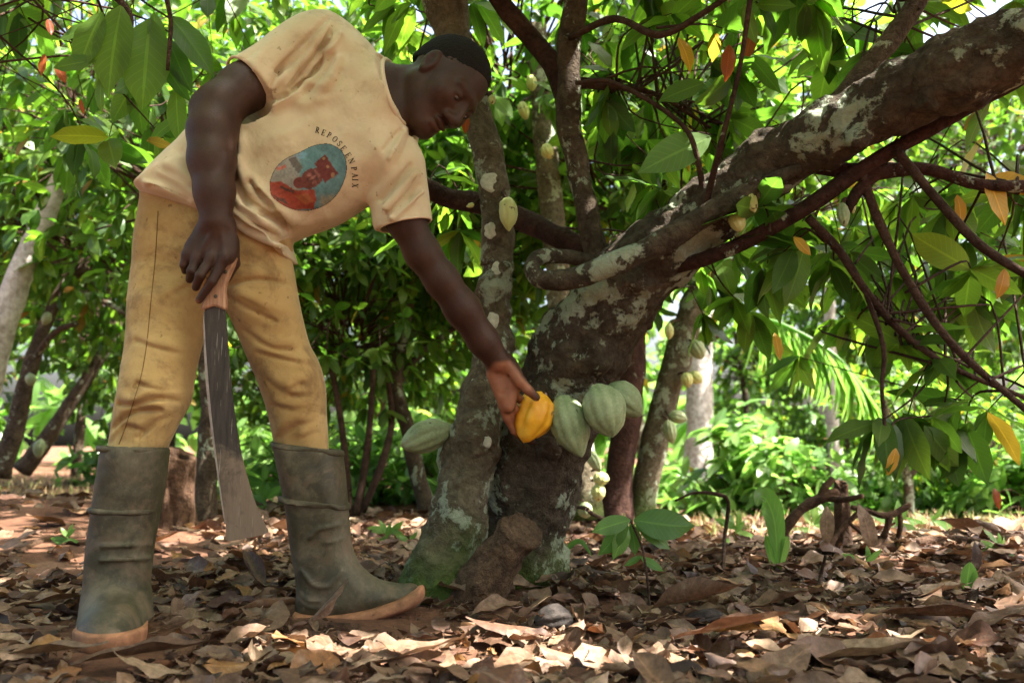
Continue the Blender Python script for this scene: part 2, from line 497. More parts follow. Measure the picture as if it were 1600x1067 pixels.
M['twig'] = mat_bark('twig_bark', (.03, .016, .012), (.11, .065, .045), .36)
M['dead_wood'] = mat_bark('dead_wood', (.035, .02, .014), (.15, .085, .05), .32)
M['cut_wood'] = mat_bark('weathered_wood', (.05, .03, .02), (.19, .12, .072), .36, None, 2.0)
t = NT('lichen'); p = t.pos(); n = t.noise(90, 5, .6, p)
M['lichen'] = t.done(t.bsdf(t.ramp(n, [(.3, (.33, .36, .27)), (.7, (.58, .58, .47))]), .95, t.bump(n, .6, .004), .1))
t = NT('soil'); p = t.pos(); n = t.noise(3, 6, .6, p); n2 = t.noise(60, 6, .7, p)
c = t.ramp(n, [(.3, (.075, .036, .022)), (.55, (.15, .075, .045)), (.75, (.24, .14, .09))])
c = t.mix(t.ramp(n2, [(.35, .7), (.6, 0)]), c, (.05, .026, .017))
M['soil'] = t.done(t.bsdf(c, .95, t.bump(t.math('ADD', t.math('MULTIPLY', n2, .5), n), .9, .02), .1))
t = NT('pod_green'); p = t.obj(); n = t.noise(14, 5, .6, p); n2 = t.noise(160, 4, .65, p)
c = t.ramp(n, [(.3, (.145, .19, .085)), (.6, (.235, .285, .145)), (.8, (.32, .355, .20))])
c = t.mix(t.ramp(n2, [(.45, 0), (.75, .5)]), c, (.40, .43, .27))
c = t.mix(t.ramp(t.noise(42, 2, .5, p), [(.71, 0), (.74, .8)]), c, (.05, .035, .02))
M['pod_green'] = t.done(t.bsdf(c, .5, t.bump(t.math('ADD', t.math('MULTIPLY', n, .6), t.math('MULTIPLY', n2, .25)), .3, .006), .3))
t = NT('pod_lime'); p = t.obj(); n = t.noise(20, 5, .6, p)
c = t.ramp(n, [(.3, (.34, .38, .12)), (.7, (.50, .50, .22))])
c = t.mix(t.ramp(t.noise(60, 2, .5, p), [(.66, 0), (.70, .85)]), c, (.08, .04, .02))
M['pod_lime'] = t.done(t.bsdf(c, .5, t.bump(n, .3, .005), .3))
t = NT('pod_yellow'); p = t.obj(); n = t.noise(18, 5, .6, p); n2 = t.noise(130, 4, .6, p)
c = t.ramp(n, [(.3, (.62, .25, .012)), (.55, (.74, .36, .02)), (.8, (.70, .42, .05))])
c = t.mix(t.ramp(t.noise(48, 2, .5, p), [(.70, 0), (.73, .8)]), c, (.16, .06, .015))
M['pod_yellow'] = t.done(t.bsdf(c, .42, t.bump(t.math('ADD', n, t.math('MULTIPLY', n2, .2)), .3, .006), .35))
t = NT('pod_black'); p = t.pos(); n = t.noise(50, 5, .6, p)
M['pod_black'] = t.done(t.bsdf(t.ramp(n, [(.35, (.012, .010, .009)), (.7, (.05, .038, .032))]), .8, t.bump(n, .8, .006), .2))

# skin: 'col' marks the pale palm side
t = NT('skin'); p = t.pos(); n = t.noise(26, 5, .6, p); n2 = t.noise(260, 3, .6, p)
dark = t.ramp(n, [(.3, (.030, .0108, .0064)), (.7, (.052, .0205, .0125))])
palm = t.ramp(n, [(.3, (.19, .066, .034)), (.7, (.32, .13, .068))])
c = t.mix(t.attr('col', 'Color'), dark, palm)
M['skin'] = t.done(t.bsdf(c, t.ramp(n2, [(.3, .48), (.7, .64)]), t.bump(t.math('ADD', n2, t.math('MULTIPLY', n, .6)), .16, .004), .34, Subsurface__Weight=.08, Subsurface__Radius=(.012, .005, .003)))
t = NT('hair'); p = t.pos(); n = t.noise(420, 3, .7, p)
M['hair'] = t.done(t.bsdf(t.ramp(n, [(.3, (.004, .0035, .003)), (.7, (.022, .017, .014))]), .85, t.bump(n, 1.0, .006), .2))
t = NT('eye_white'); M['eye_white'] = t.done(t.bsdf((.14, .10, .08), .25, None, .5))
t = NT('eye_dark'); M['eye_dark'] = t.done(t.bsdf((.012, .007, .005), .08, None, .6))
t = NT('nail'); M['nail'] = t.done(t.bsdf((.30, .14, .10), .4, None, .4))
def mat_cloth(name, ramp, stain, stain_col, folds=(9, 5, 16), fold_s=.5, tint=None, mottle=.35):
    t = NT(name); p = t.pos()
    n = t.noise(5, 6, .6, p); n2 = t.noise(38, 6, .72, p)
    c = t.ramp(t.math('ADD', n, t.math('MULTIPLY', t.math('SUBTRACT', n2, .5), .25)), ramp)
    st = t.ramp(t.math('ADD', t.noise(6.5, 8, .72, p, .5), t.math('MULTIPLY', t.math('SUBTRACT', n2, .5), .3)), stain)
    c = t.mix(st, c, stain_col)
    c = t.mix(t.ramp(t.noise(55, 2, .5, p), [(.70, 0), (.74, .55)]), c, t.mix(1, stain_col, (.6, .55, .5), 'MULTIPLY'))
    c = t.mix(t.ramp(n2, [(.46, 0), (.66, mottle)]), c, t.mix(.35, c, stain_col))
    if tint: c = t.mix(t.ramp(t.noise(3.2, 3, .5, p), [(.45, 0), (.65, .6)]), c, tint)
    wr = t.noise(1.0, 4, .55, t.map(p, folds), .5)
    weave = t.noise(900, 1, .5, p)
    b1 = t.bump(wr, fold_s, .035)
    nd = t.n('ShaderNodeBump', Strength=.25, Distance=.0012); t.t.links.new(weave, nd.inputs['Height']); t.t.links.new(b1, nd.inputs['Normal'])
    return t.done(t.bsdf(c, .92, nd.outputs[0], .12, Sheen__Weight=.15))
M['shirt'] = mat_cloth('cream_cotton', [(.3, (.49, .375, .24)), (.5, (.59, .475, .32)), (.7, (.66, .56, .40))], [(.52, 0), (.66, .4), (.8, .7)], (.31, .20, .11), (7, 5, 7), .25, None, .4)
M['shirt_rib'] = mat_cloth('cream_rib', [(.3, (.55, .42, .28)), (.7, (.68, .56, .40))], [(.6, 0), (.9, .5)], (.33, .22, .12), (30, 30, 30), .2)
M['trousers'] = mat_cloth('ochre_canvas', [(.3, (.33, .20, .075)), (.5, (.43, .28, .115)), (.75, (.53, .375, .175))], [(.50, 0), (.60, .5), (.75, .85)], (.17, .095, .042), (9, 7, 12), .22, None, .8)
t = NT('boot_rubber'); p = t.pos(); n = t.noise(7, 7, .68, p, .6); n2 = t.noise(70, 5, .7, p)
c = t.ramp(t.math('ADD', n, t.math('MULTIPLY', t.math('SUBTRACT', n2, .5), .35)), [(.32, (.020, .018, .010)), (.5, (.050, .042, .023)), (.68, (.115, .092, .058))])
c = t.mix(t.ramp(t.noise(11, 8, .75, p, 1.2), [(.50, 0), (.62, .6)]), c, (.13, .085, .052))
c = t.mix(t.ramp(n2, [(.62, 0), (.75, .5)]), c, (.19, .15, .11))
M['boot'] = t.done(t.bsdf(c, t.ramp(n, [(.3, .42), (.7, .75)]), t.bump(t.math('ADD', n, t.math('MULTIPLY', n2, .2)), .25, .008), .35))
t = NT('boot_sole'); p = t.pos(); n = t.noise(16, 6, .7, p)
M['sole'] = t.done(t.bsdf(t.ramp(n, [(.35, (.13, .06, .032)), (.7, (.40, .185, .095))]), .75, t.bump(n, .4, .006), .25))
t = NT('blade_steel'); p = t.pos(); n = t.noise(1, 6, .7, t.map(p, (90, 30, 10))); n2 = t.noise(14, 6, .7, p, .5)
sp = t.n('ShaderNodeSeparateXYZ'); t.t.links.new(p, sp.inputs[0])
c = t.ramp(n, [(.35, (.020, .015, .012)), (.65, (.060, .046, .036))])
mud = t.math('MINIMUM', t.math('MAXIMUM', t.math('MULTIPLY', t.math('SUBTRACT', t.math('ADD', .40, t.math('MULTIPLY', t.math('SUBTRACT', n2, .5), .7)), sp.outputs[2]), 6), 0.0), .85)
c = t.mix(mud, c, t.mix(n, (.11, .074, .050), (.25, .178, .122)))
scr = t.ramp(t.noise(1, 3, .5, t.map(p, (420, 40, 14)), .2), [(.66, 0), (.70, .7)])
c = t.mix(scr, c, (.32, .28, .24))
M['blade'] = t.done(t.bsdf(c, t.ramp(n2, [(.3, .42), (.7, .7)]), t.bump(t.math('ADD', n, n2), .3, .002), .3, Metallic=.0))
t = NT('edge_steel'); p = t.pos(); n = t.noise(40, 5, .7, p)
M['edge'] = t.done(t.bsdf(t.ramp(n, [(.3, (.16, .12, .10)), (.7, (.40, .34, .30))]), .5, None, .5, Metallic=.4))
t = NT('handle_wood'); p = t.pos(); n = t.noise(1, 5, .6, t.map(p, (160, 60, 22)), .3)
M['handle'] = t.done(t.bsdf(t.ramp(n, [(.3, (.26, .125, .07)), (.7, (.46, .26, .16))]), .6, t.bump(n, .25, .002), .3))
t = NT('rivet_metal'); M['rivet'] = t.done(t.bsdf((.10, .075, .06), .45, None, .5, Metallic=.7))
t = NT('print_ink'); M['print'] = t.done(t.bsdf(t.attr('col', 'Color'), .8, None, .15))
t = NT('black_ink'); M['ink'] = t.done(t.bsdf((.022, .016, .014), .85, None, .1))
t = NT('dry_grass'); n = t.attr('rnd')
gr = t.ramp(n, [(0, (.34, .24, .12)), (.5, (.42, .31, .17)), (.7, (.20, .22, .07)), (1, (.12, .20, .04))])
tr = t.n('ShaderNodeBsdfTranslucent'); t.t.links.new(gr, tr.inputs[0]); mx = t.n('ShaderNodeMixShader'); mx.inputs[0].default_value = .35
t.t.links.new(t.bsdf(gr, .8, None, .15), mx.inputs[1]); t.t.links.new(tr.outputs[0], mx.inputs[2]); M['grass'] = t.done(mx.outputs[0])
# ------------------------------------------------------------------ ground
def build_ground():
    ys = np.concatenate([np.linspace(-14, 0.9, 12), np.linspace(1.0, 5.0, 110), np.linspace(5.1, 12, 50), np.linspace(12.5, 40, 20), np.linspace(45, 260, 10)])
    xs = np.concatenate([np.linspace(-160, -12, 10), np.linspace(-11, -3.1, 24), np.linspace(-3, 3, 130), np.linspace(3.1, 11, 24), np.linspace(12, 160, 10)])
    X, Y = np.meshgrid(xs, ys, indexing='ij')
    Z = gh(X, Y) + .008 * vnoise(np.stack([X * 9, Y * 9, 0 * X], -1), 9) * (np.abs(X) < 5)
    v = np.stack([X, Y, Z], -1).reshape(-1, 3)
    idx = np.arange(len(v)).reshape(len(xs), len(ys))
    f = np.stack([idx[:-1, :-1], idx[1:, :-1], idx[1:, 1:], idx[:-1, 1:]], -1).reshape(-1, 4)
    o = link('ground', np_mesh('ground', v, f), M['soil'])
    tag(o, 'reddish brown plantation soil under the leaf litter', 'ground', kind='structure')
build_ground()

# ------------------------------------------------------------------ leaves
def leaf_geo(rows=4, cols=2, width=.36, droop=.18, fold=.12, wave=.02, twist=.0, curl=0., torn=0., seed=0):
    """unit-length blade along +y, normal +z -> verts, quads, uv"""
    rg = np.random.default_rng(seed)
    t = np.linspace(0, 1, rows + 1); s = np.linspace(-1, 1, cols + 1)
    w = np.sin(np.pi * np.clip(t, 0, 1) ** .92) ** .72 * np.where(t > .8, 1 - .45 * ((t - .8) / .2), 1) * width * .5
    w[0] = .012; w[-1] = .004
    T, S = np.meshgrid(t, s, indexing='ij')
    W = w[:, None] * np.ones_like(S)
    if torn > 0:
        bite = np.clip(vnoise(np.stack([T * 4.5, S * 1.5, S * 0 + seed], -1), seed) * 1.6 + .25 * rg.random(W.shape), 0, 1)
        W = W * (1 - torn * bite * (np.abs(S) > .4)); T = T * (1 - .35 * torn * rg.random())
    x = S * W; z = fold * np.abs(x)
    if curl:
        ang = S * curl * np.sin(np.pi * np.clip(T, .02, .98)) ** .5
        x = W * np.sin(ang) / max(abs(curl), .05); z = W * (1 - np.cos(ang)) / max(abs(curl), .05) * np.sign(curl)
    y = T.copy()
    z = z - droop * T ** 2 + wave * np.sin(T * 17 + seed) * np.abs(S) + wave * .7 * np.cos(T * 9 + seed * 2) * S
    y = y - .35 * droop * droop * T ** 3
    a = twist * T
    x, z = x * np.cos(a) - z * np.sin(a), x * np.sin(a) + z * np.cos(a)
    v = np.stack([x, y, z], -1).reshape(-1, 3)
    idx = np.arange(len(v)).reshape(rows + 1, cols + 1)
    f = np.stack([idx[:-1, :-1], idx[:-1, 1:], idx[1:, 1:], idx[1:, :-1]], -1).reshape(-1, 4)
    uv = np.stack([S * .5 + .5, T], -1).reshape(-1, 2)
    return v, f, uv
def unit(a):
    a = np.asarray(a, float); return a / (np.linalg.norm(a, axis=-1, keepdims=True) + 1e-9)
def leaf_mats(base, d, L, W, rg, hint=(0, 0, 1), jitter=.5):
    d = unit(d); n = len(d)
    h = np.asarray(hint, float) + rg.normal(0, jitter, (n, 3))
    nn = unit(h - (h * d).sum(1)[:, None] * d)
    side = np.cross(d, nn)
    m = np.zeros((n, 4, 4)); L = np.broadcast_to(L, n); W = np.broadcast_to(W, n)
    m[:, :3, 0] = side * (L * W)[:, None]; m[:, :3, 1] = d * L[:, None]; m[:, :3, 2] = nn * L[:, None]
    m[:, :3, 3] = base; m[:, 3, 3] = 1
    return m
def blades(name, mats, variants, mat, rg, parent=None, rnd=None):
    """one mesh of many leaves"""
    vs, fs, us, rs, o = [], [], [], [], 0
    if rnd is None: rnd = rg.random(len(mats))
    which = rg.integers(0, len(variants), len(mats))
    for k, (v, f, uv) in enumerate(variants):
        sel = which == k; m = mats[sel]
        if len(m) == 0: continue
        vv = np.einsum('nij,vj->nvi', m[:, :3, :3], v) + m[:, None, :3, 3]
        vs.append(vv.reshape(-1, 3)); us.append(np.tile(uv, (len(m), 1)))
        fs.append((f[None] + (np.arange(len(m)) * len(v))[:, None, None]).reshape(-1, 4) + o)
        rs.append(np.repeat(rnd[sel], len(v))); o += len(m) * len(v)
    me = np_mesh(name, np.vstack(vs), np.vstack(fs), True, np.concatenate(rs), np.vstack(us))
    return me if parent is False else link(name, me, mat, parent)
def leaf_objects(name, mats, variants, mat, rg, parent):
    """each leaf an object of its own; leaves of a kind share mesh data"""
    mes = []
    for k, (v, f, uv) in enumerate(variants):
        me = np_mesh(name, v, f, True, np.full(len(v), rg.random()), uv); me.materials.append(mat); mes.append(me)
    inv = world_of(parent).inverted()
    for i, m in enumerate(mats):
        o = bpy.data.objects.new(name, mes[int(rg.integers(0, len(mes)))])
        COL.objects.link(o); o.parent = parent; o.matrix_parent_inverse = inv
        o.matrix_basis = Matrix(m.tolist())
FAR = [leaf_geo(4, 2, .38, .22, .15, .02, .2 * (k - 1), seed=k) for k in range(3)]
NEAR = [leaf_geo(9, 4, .36 + .02 * (k % 3), .10 + .07 * (k % 4), .18, .016, .25 * (k % 3 - 1), seed=k) for k in range(7)]
LIT = [leaf_geo(10, 4, .42 + .04 * (k % 4), (-.15, .1, .2, -.05)[k % 4], .1, .028, .35 * (k % 3 - 1), (0.4, -.6, 1.1, .5, -1.3, 2.2)[k % 6], (.05, .25, .5)[k % 3], k) for k in range(12)]
LITLO = [leaf_geo(5, 2, .5 + .08 * (k % 4), (-.15, .1, .2, -.05)[k % 4], .1, .05, .5 * (k % 3 - 1), (0.4, -.8, 1.2, .6, -1.5, 2.2)[k % 6], (.1, .4, .6)[k % 3], k + 40) for k in range(12)]
def whorl(p, d, rg, n=6, L=.22, spread=.9, down=.55):
    """leaves round a twig tip; returns base, dir, length rows"""
    d = unit(d); a = unit(np.cross(d, [0.3, .2, 1.0])); b = np.cross(d, a)
    th = rg.random() * 6.28 + np.arange(n) * 2.4
    rad = a[None] * np.cos(th)[:, None] + b[None] * np.sin(th)[:, None]
    dirs = d * .55 + rad * spread * (.6 + .6 * rg.random(n))[:, None] + np.array([0, 0, -down]) * (.4 + rg.random(n))[:, None]
    base = p - d * (rg.random(n) * .35 * L)[:, None]
    return base, dirs, L * (.55 + .6 * rg.random(n))
def whorls(points, dirs, rg, n=(4, 8), L=.22, down=.55):
    B, D, LL = [], [], []
    for p, d in zip(points, dirs):
        b, dd, l = whorl(p, d, rg, int(rg.integers(*n)), L, .9, down); B.append(b); D.append(dd); LL.append(l)
    return np.vstack(B), np.vstack(D), np.concatenate(LL)
def twig_geo(tips, anchors, rg, r0=.0038, r1=.0016, sides=4, sag=.12):
    gs = []
    for t_, a_ in zip(tips, anchors):
        L = np.linalg.norm(t_ - a_); mid = (t_ + a_) / 2 + rg.normal(0, .15, 3) * L + np.array([0, 0, sag * L])
        path = spline(np.array([np.append(a_, r0), np.append(mid, (r0 + r1) / 2), np.append(t_, r1)]), 4)
        gs.append(tube_geo(path, sides, cap=False))
    return join_geo(gs)

# ------------------------------------------------------------------ background trees
def crown_data(seed, nclust, rad, L, shell=.35):
    rg = np.random.default_rng(seed)
    d = unit(rg.normal(0, 1, (nclust, 3))); rr = (shell + (1 - shell) * rg.random(nclust) ** .6)
    lump = 1 + .30 * vnoise(d * 2.2, seed)
    pts = d * (rr * lump)[:, None] * np.array(rad)
    out = unit(d * [1, 1, .6] + [0, 0, .12])
    B, D, LL = whorls(pts, out, rg, (4, 8), L)
    m = leaf_mats(B, D, LL, .85 + .4 * rg.random(len(LL)), rg)
    return m, pts, rg
CROWN_MESH, TWIG_MESH = [], []
for k in range(5):
    m, pts, rg = crown_data(100 + k, 300, (1.25, 1.25, 1.05), .175)
    CROWN_MESH.append(blades('crown', m, FAR, None, rg, False))
    sel = rg.random(len(pts)) < .3
    v, f = twig_geo(pts[sel], pts[sel] * .25 + [0, 0, -.25], rg, .010, .003)
    TWIG_MESH.append(np_mesh('branches', v, f))
    CROWN_MESH[-1].materials.append(M['leaf']); TWIG_MESH[-1].materials.append(M['twig'])
def put(name, me, parent, loc, rotz=0, s=1.0):
    o = bpy.data.objects.new(name, me); COL.objects.link(o); o.parent = parent
    o.matrix_parent_inverse = world_of(parent).inverted()
    o.location = Vector(loc); o.rotation_euler = (0, 0, rotz); o.scale = (s,) * 3 if np.isscalar(s) else s
    return o
_ct = [0]
def tree(name, label, base, stems, crowns, group=None, bark='bark', sides=10, cat='tree'):
    """stems: lists of (x,y,z,r) rows; crowns: (x,y,z,scale)"""
    root = empty(name, base); tag(root, label, cat, group)
    for s in stems:
        tube('trunk', s, M[bark], root, sides, 5, .14, 9, len(label))
    for c in crowns:
        k = _ct[0] % 5; _ct[0] += 1
        put('branches', TWIG_MESH[k], root, c[:3], 1.3 * _ct[0], c[3])
        put('crown', CROWN_MESH[k], root, c[:3], 1.3 * _ct[0], c[3])
    return root
def stem_px(rows, jit=0):
    return [pr(*r) for r in rows]
BT = 'cacao trees in the background'
def ground_at(u, Y):
    x = P(u, 700, Y)[0]; return np.array([x, Y, float(gh(x, Y))])
def straight(u, Y, lean, H, r, du=0):
    b = ground_at(u, Y); return b, [np.append(b - [0, 0, .05], r * 1.25), np.append(b + [lean * .3, .0, H * .35], r), np.append(b + [lean * .55, .05, H * .7], r * .8), np.append(b + [lean, .1, H], r * .5)]

# traced trunks
b = ground_at(8, 6.2)
tree('cacao_tree', 'dark slender leaning cacao trunk at the far left edge, hung with pods', b,
     [stem_px([(0, 745, 6.2, 16), (25, 660, 6.2, 14), (48, 570, 6.2, 12), (72, 505, 6.2, 10), (98, 450, 6.2, 9), (135, 415, 6.2, 7)]),
      stem_px([(50, 565, 6.2, 6), (85, 520, 6.1, 5), (120, 505, 6.0, 4)]), stem_px([(98, 450, 6.2, 6), (160, 470, 6.0, 5), (210, 500, 5.8, 3)])],
     [np.append(P(150, 330, 6.2), .85), np.append(P(-40, 200, 6.4), 1.0)], BT)
b = ground_at(45, 7.5)
tree('cacao_tree', 'short leaning cacao trunk with bright gap behind, left of the tall boots', b,
     [stem_px([(35, 735, 7.5, 15), (70, 690, 7.5, 13), (110, 630, 7.5, 11), (150, 570, 7.5, 9), (190, 500, 7.5, 7)])],
     [np.append(P(190, 470, 7.6), .8), np.append(P(60, 300, 7.8), 1.1)], BT)
b = ground_at(-60, 5.4)
tree('shade_tree', 'sunlit pale trunk leaning in at the left edge of the picture', b,
     [stem_px([(-75, 760, 5.4, 30), (-30, 620, 5.4, 26), (0, 520, 5.4, 23), (28, 440, 5.4, 20), (60, 360, 5.4, 17), (110, 240, 5.4, 12)])],
     [np.append(P(140, 130, 5.6), .85)], None, 'bark_pale')
b = ground_at(325, 4.5)
tree('cacao_tree', 'mossy cacao trunk rising between the man\'s legs behind the stump', b,
     [stem_px([(318, 835, 4.5, 20), (322, 740, 4.5, 18), (330, 640, 4.5, 16), (325, 540, 4.5, 15), (330, 400, 4.5, 13), (320, 250, 4.5, 10)])],
     [np.append(P(300, 250, 4.7), .75), np.append(P(420, 120, 5.2), .8)], BT)
b = ground_at(655, 4.9)
tree('cacao_tree', 'crooked dark cacao stem behind the sideways green pod', b,
     [stem_px([(672, 812, 4.9, 15), (652, 740, 4.9, 13), (640, 680, 4.9, 12), (618, 600, 4.9, 11), (632, 520, 4.9, 9), (640, 450, 4.9, 8), (650, 400, 4.9, 6)]),
      stem_px([(640, 450, 4.9, 6), (620, 410, 4.9, 5), (580, 388, 4.9, 4), (530, 400, 4.8, 3)]),
      stem_px([(620, 600, 4.9, 7), (660, 550, 5.0, 5), (720, 505, 5.1, 4)])],
     [np.append(P(610, 350, 5.1), .75), np.append(P(700, 440, 5.6), .6)], BT)
b = ground_at(560, 4.7)
tree('cacao_tree', 'clump of thin bare stems between the second boot and the crooked trunk', b,
     [stem_px([(545, 800, 4.7, 7), (540, 720, 4.7, 6), (530, 640, 4.7, 5), (515, 560, 4.7, 4)]),
      stem_px([(556, 805, 4.7, 7), (570, 730, 4.7, 6), (578, 660, 4.7, 5), (585, 560, 4.8, 4)]),
      stem_px([(566, 800, 4.7, 6), (598, 720, 4.7, 6), (612, 650, 4.8, 5), (600, 560, 4.8, 3)])],
     [np.append(P(545, 480, 5.0), .62)], BT, 'twig')
b = ground_at(915, 4.3)
tree('cacao_tree', 'pale lichened cacao stem rising behind the main fork with small pods', b,
     [stem_px([(912, 810, 4.3, 32), (905, 720, 4.3, 27), (890, 600, 4.3, 23), (876, 480, 4.3, 21), (868, 380, 4.3, 20), (856, 270, 4.3, 19), (846, 150, 4.3, 18), (838, 40, 4.3, 16)])],
     [np.append(P(800, 60, 4.5), .8), np.append(P(760, 330, 5.2), .7)], BT, 'bark_stem')
b = ground_at(975, 4.6)
tree('cacao_tree', 'dark red cacao stem just right of the cluster of grey green pods', b,
     [stem_px([(962, 815, 4.6, 27), (968, 740, 4.6, 23), (982, 640, 4.6, 21), (990, 540, 4.6, 20), (988, 440, 4.6, 18)])],
     [np.append(P(960, 250, 4.9), .8)], BT, 'bark_red')
b = ground_at(1005, 4.7)
POD_TREE = tree('cacao_tree', 'lichen spotted leaning cacao trunk carrying several small pods beside the pale tree', b,
     [stem_px([(1000, 818, 4.7, 23), (1012, 740, 4.7, 21), (1035, 640, 4.7, 21), (1062, 550, 4.7, 22), (1085, 480, 4.7, 22), (1120, 410, 4.7, 19), (1165, 340, 4.7, 15)])],
     [np.append(P(1180, 300, 5.0), .75), np.append(P(1080, 120, 5.0), .85)], BT, 'bark_stem')
b = ground_at(1088, 10.5)
bt = tree('kapok_tree', 'tall smooth pale grey trunk with flaring buttress roots, sunlit, in mid distance', b,
     [[pr(1088, 815, 10.5, 30), pr(1089, 760, 10.5, 24), pr(1092, 690, 10.5, 21), pr(1093, 560, 10.5, 20), pr(1093, 380, 10.5, 19), pr(1092, 150, 10.5, 18), pr(1090, -150, 10.5, 15)]],
     [np.append(P(1100, -60, 10.8), 1.6)], None, 'bark_pale', 16)
for (u1, v1) in ((1040, 822), (1062, 826), (1118, 822), (1095, 830)):
    tube('buttress_root', [pr(1088, 720, 10.5, 17), pr((1088 + u1) / 2 + 6 * (u1 < 1088), 770, 10.45, 13), pr(u1, v1, 10.3, 7)], M['bark_pale'], bt, 8, 5, .1)
b = ground_at(1308, 11)
tree('shade_tree', 'thin white sunlit trunk far behind the broken stump', b,
     [[pr(1312, 800, 11, 13), pr(1310, 740, 11, 11), pr(1300, 650, 11, 10), pr(1296, 480, 11, 9), pr(1290, 200, 11, 8)]], [np.append(P(1290, 200, 11), 1.3)], None, 'bark_pale')
b = ground_at(1418, 6.6)
tree('young_tree', 'small dark forked sapling with a loose crown at the right', b,
     [stem_px([(1412, 850, 6.6, 9), (1420, 790, 6.6, 8), (1416, 740, 6.6, 7), (1392, 680, 6.6, 5), (1380, 620, 6.6, 4)]), stem_px([(1418, 750, 6.6, 5), (1450, 710, 6.6, 4), (1490, 680, 6.6, 3)])],
     [np.append(P(1430, 650, 6.8), .52), np.append(P(1530, 700, 7.2), .5)])

# filling trees behind; every one is its own tree
FILL = [(-150, 9.5, 'bushy cacao tree behind the pale leaning trunk at the left edge', [(.0, 1.3, .9), (.3, 2.8, 1.1)]),
        (120, 10.5, 'sunlit cacao tree in the gap left of the man', [(.2, 2.0, 1.0), (-.2, 3.9, 1.1)]),
        (260, 9.0, 'cacao tree whose leaves fill the space behind the man\'s hip', [(-.2, 1.4, .8), (.3, 3.2, 1.1)]),
        (430, 8.4, 'leafy cacao tree behind the gap between the man\'s knees', [(0, 1.0, .7), (.1, 2.4, .95)]),
        (585, 8.0, 'broad cacao tree behind the thin stem clump', [(.1, 1.2, .7), (.2, 3.0, .95)]),
        (730, 9.0, 'cacao tree behind the man\'s outstretched forearm', [(0, 1.2, .8), (-.3, 3.2, 1.05)]),
        (870, 10.0, 'cacao tree seen between the two main stems', [(0, 1.4, .9), (.2, 3.6, 1.0)]),
        (1010, 9.6, 'cacao tree seen just left of the tall pale trunk', [(-.3, 3.0, .8), (.2, 4.4, 1.1)]),
        (1180, 12.8, 'broad sunlit bush beside the tall pale trunk', [(.2, .75, .85), (.1, 2.2, .9)]),
        (1330, 11.9, 'sunlit bushy tree behind the broken stump at right', [(0, .6, .75), (.3, 2.6, .9), (.6, 4.3, 1.1)]),
        (1500, 11.6, 'sunlit bushy tree behind the forked sapling', [(0, .8, .75), (0, 2.6, 1.1), (.4, 4.4, 1.1)]),
        (1650, 8.8, 'shrubby tree cut off by the right edge of the picture', [(0, .7, .75), (-.1, 2.3, 1.0), (-.3, 3.9, 1.0)])]
for u, Y, lab, cr in FILL:
    b, s = straight(u, Y, .25 * math.sin(u), 2.6, .05)
    tree('cacao_tree' if u < 1100 else 'broadleaf_tree', lab, b, [s], [(b[0] + dx, b[1] + .2 * math.cos(z * 5), b[2] + z, sc) for dx, z, sc in cr], BT if u < 1100 else 'bushy trees at the right')
# far forest: reads as one mass
rg = np.random.default_rng(55)
n = 950
th = np.linspace(-.75, .78, n) + rg.normal(0, .02, n); rr = 15 + 9 * rg.random(n)
z = 4.2 * rg.random(n) ** 1.4
pts = np.stack([np.sin(th) * rr, np.cos(th) * rr, z + gh(np.sin(th) * rr, np.cos(th) * rr)], -1)
gapu, gapv, _ = project(pts)
pts = pts[~((np.abs(gapu - 110) < 70) & (np.abs(gapv - 695) < 26))]
B, D, LL = whorls(pts, unit(rg.normal(0, 1, pts.shape) + [0, -.4, .3]), rg, (6, 10), .62)
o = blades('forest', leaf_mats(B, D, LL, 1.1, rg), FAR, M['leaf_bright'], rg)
tag(o, 'far sunlit wall of forest leaves closing the view', 'forest', kind='stuff')

# ------------------------------------------------------------------ the main cacao tree
TB = ground_at(745, 2.36)
main = empty('cacao_tree', TB)
tag(main, 'old forked cacao tree with thick leaning limb, mossy foot and large pods', 'tree')
def main_trunk():
    s = SDF((-.42, 1.55, -.06), (1.22, 2.75, 1.22), .0075)
    s.chain(stem_px([(765, 955, 2.58, 72), (790, 870, 2.57, 74), (822, 760, 2.53, 74), (862, 645, 2.46, 69), (908, 545, 2.39, 66), (962, 462, 2.32, 60), (1030, 395, 2.25, 51), (1110, 330, 2.18, 45), (1200, 258, 2.1, 42), (1300, 205, 2.0, 43), (1400, 155, 1.9, 47), (1500, 110, 1.8, 54), (1640, 50, 1.68, 62)]), .06)
    s.cone(P(800, 880, 2.5), P(850, 900, 2.55), px(60, 2.5), px(40, 2.5), .06)
    for u, v, Y, r in ((930, 560, 2.28, 22), (885, 640, 2.34, 20), (1000, 440, 2.2, 16), (1180, 285, 2.03, 16), (1340, 215, 1.9, 18), (1450, 160, 1.79, 16), (855, 700, 2.3, 20)):
        s.cone(P(u, v, Y), P(u + 6, v + 5, Y), px(r, Y), px(r * .8, Y), .03)
    return barked(s, 'trunk', 'bark_main')
def barked(s, name, mat):
    v, f = s.geo()
    nrm = fbm(v * 14, 3, 5)[:, None] * .010 + fbm(v * 45, 2, 6)[:, None] * .0050
    me = np_mesh(name, v, f); nv = np.empty(len(v) * 3, np.float32); me.vertices.foreach_get('normal', nv)
    v = v + nv.reshape(-1, 3) * nrm
    me.vertices.foreach_set('co', v.astype(np.float32).ravel()); me.update()
    return link(name, me, M[mat], main)
TRUNK = main_trunk()
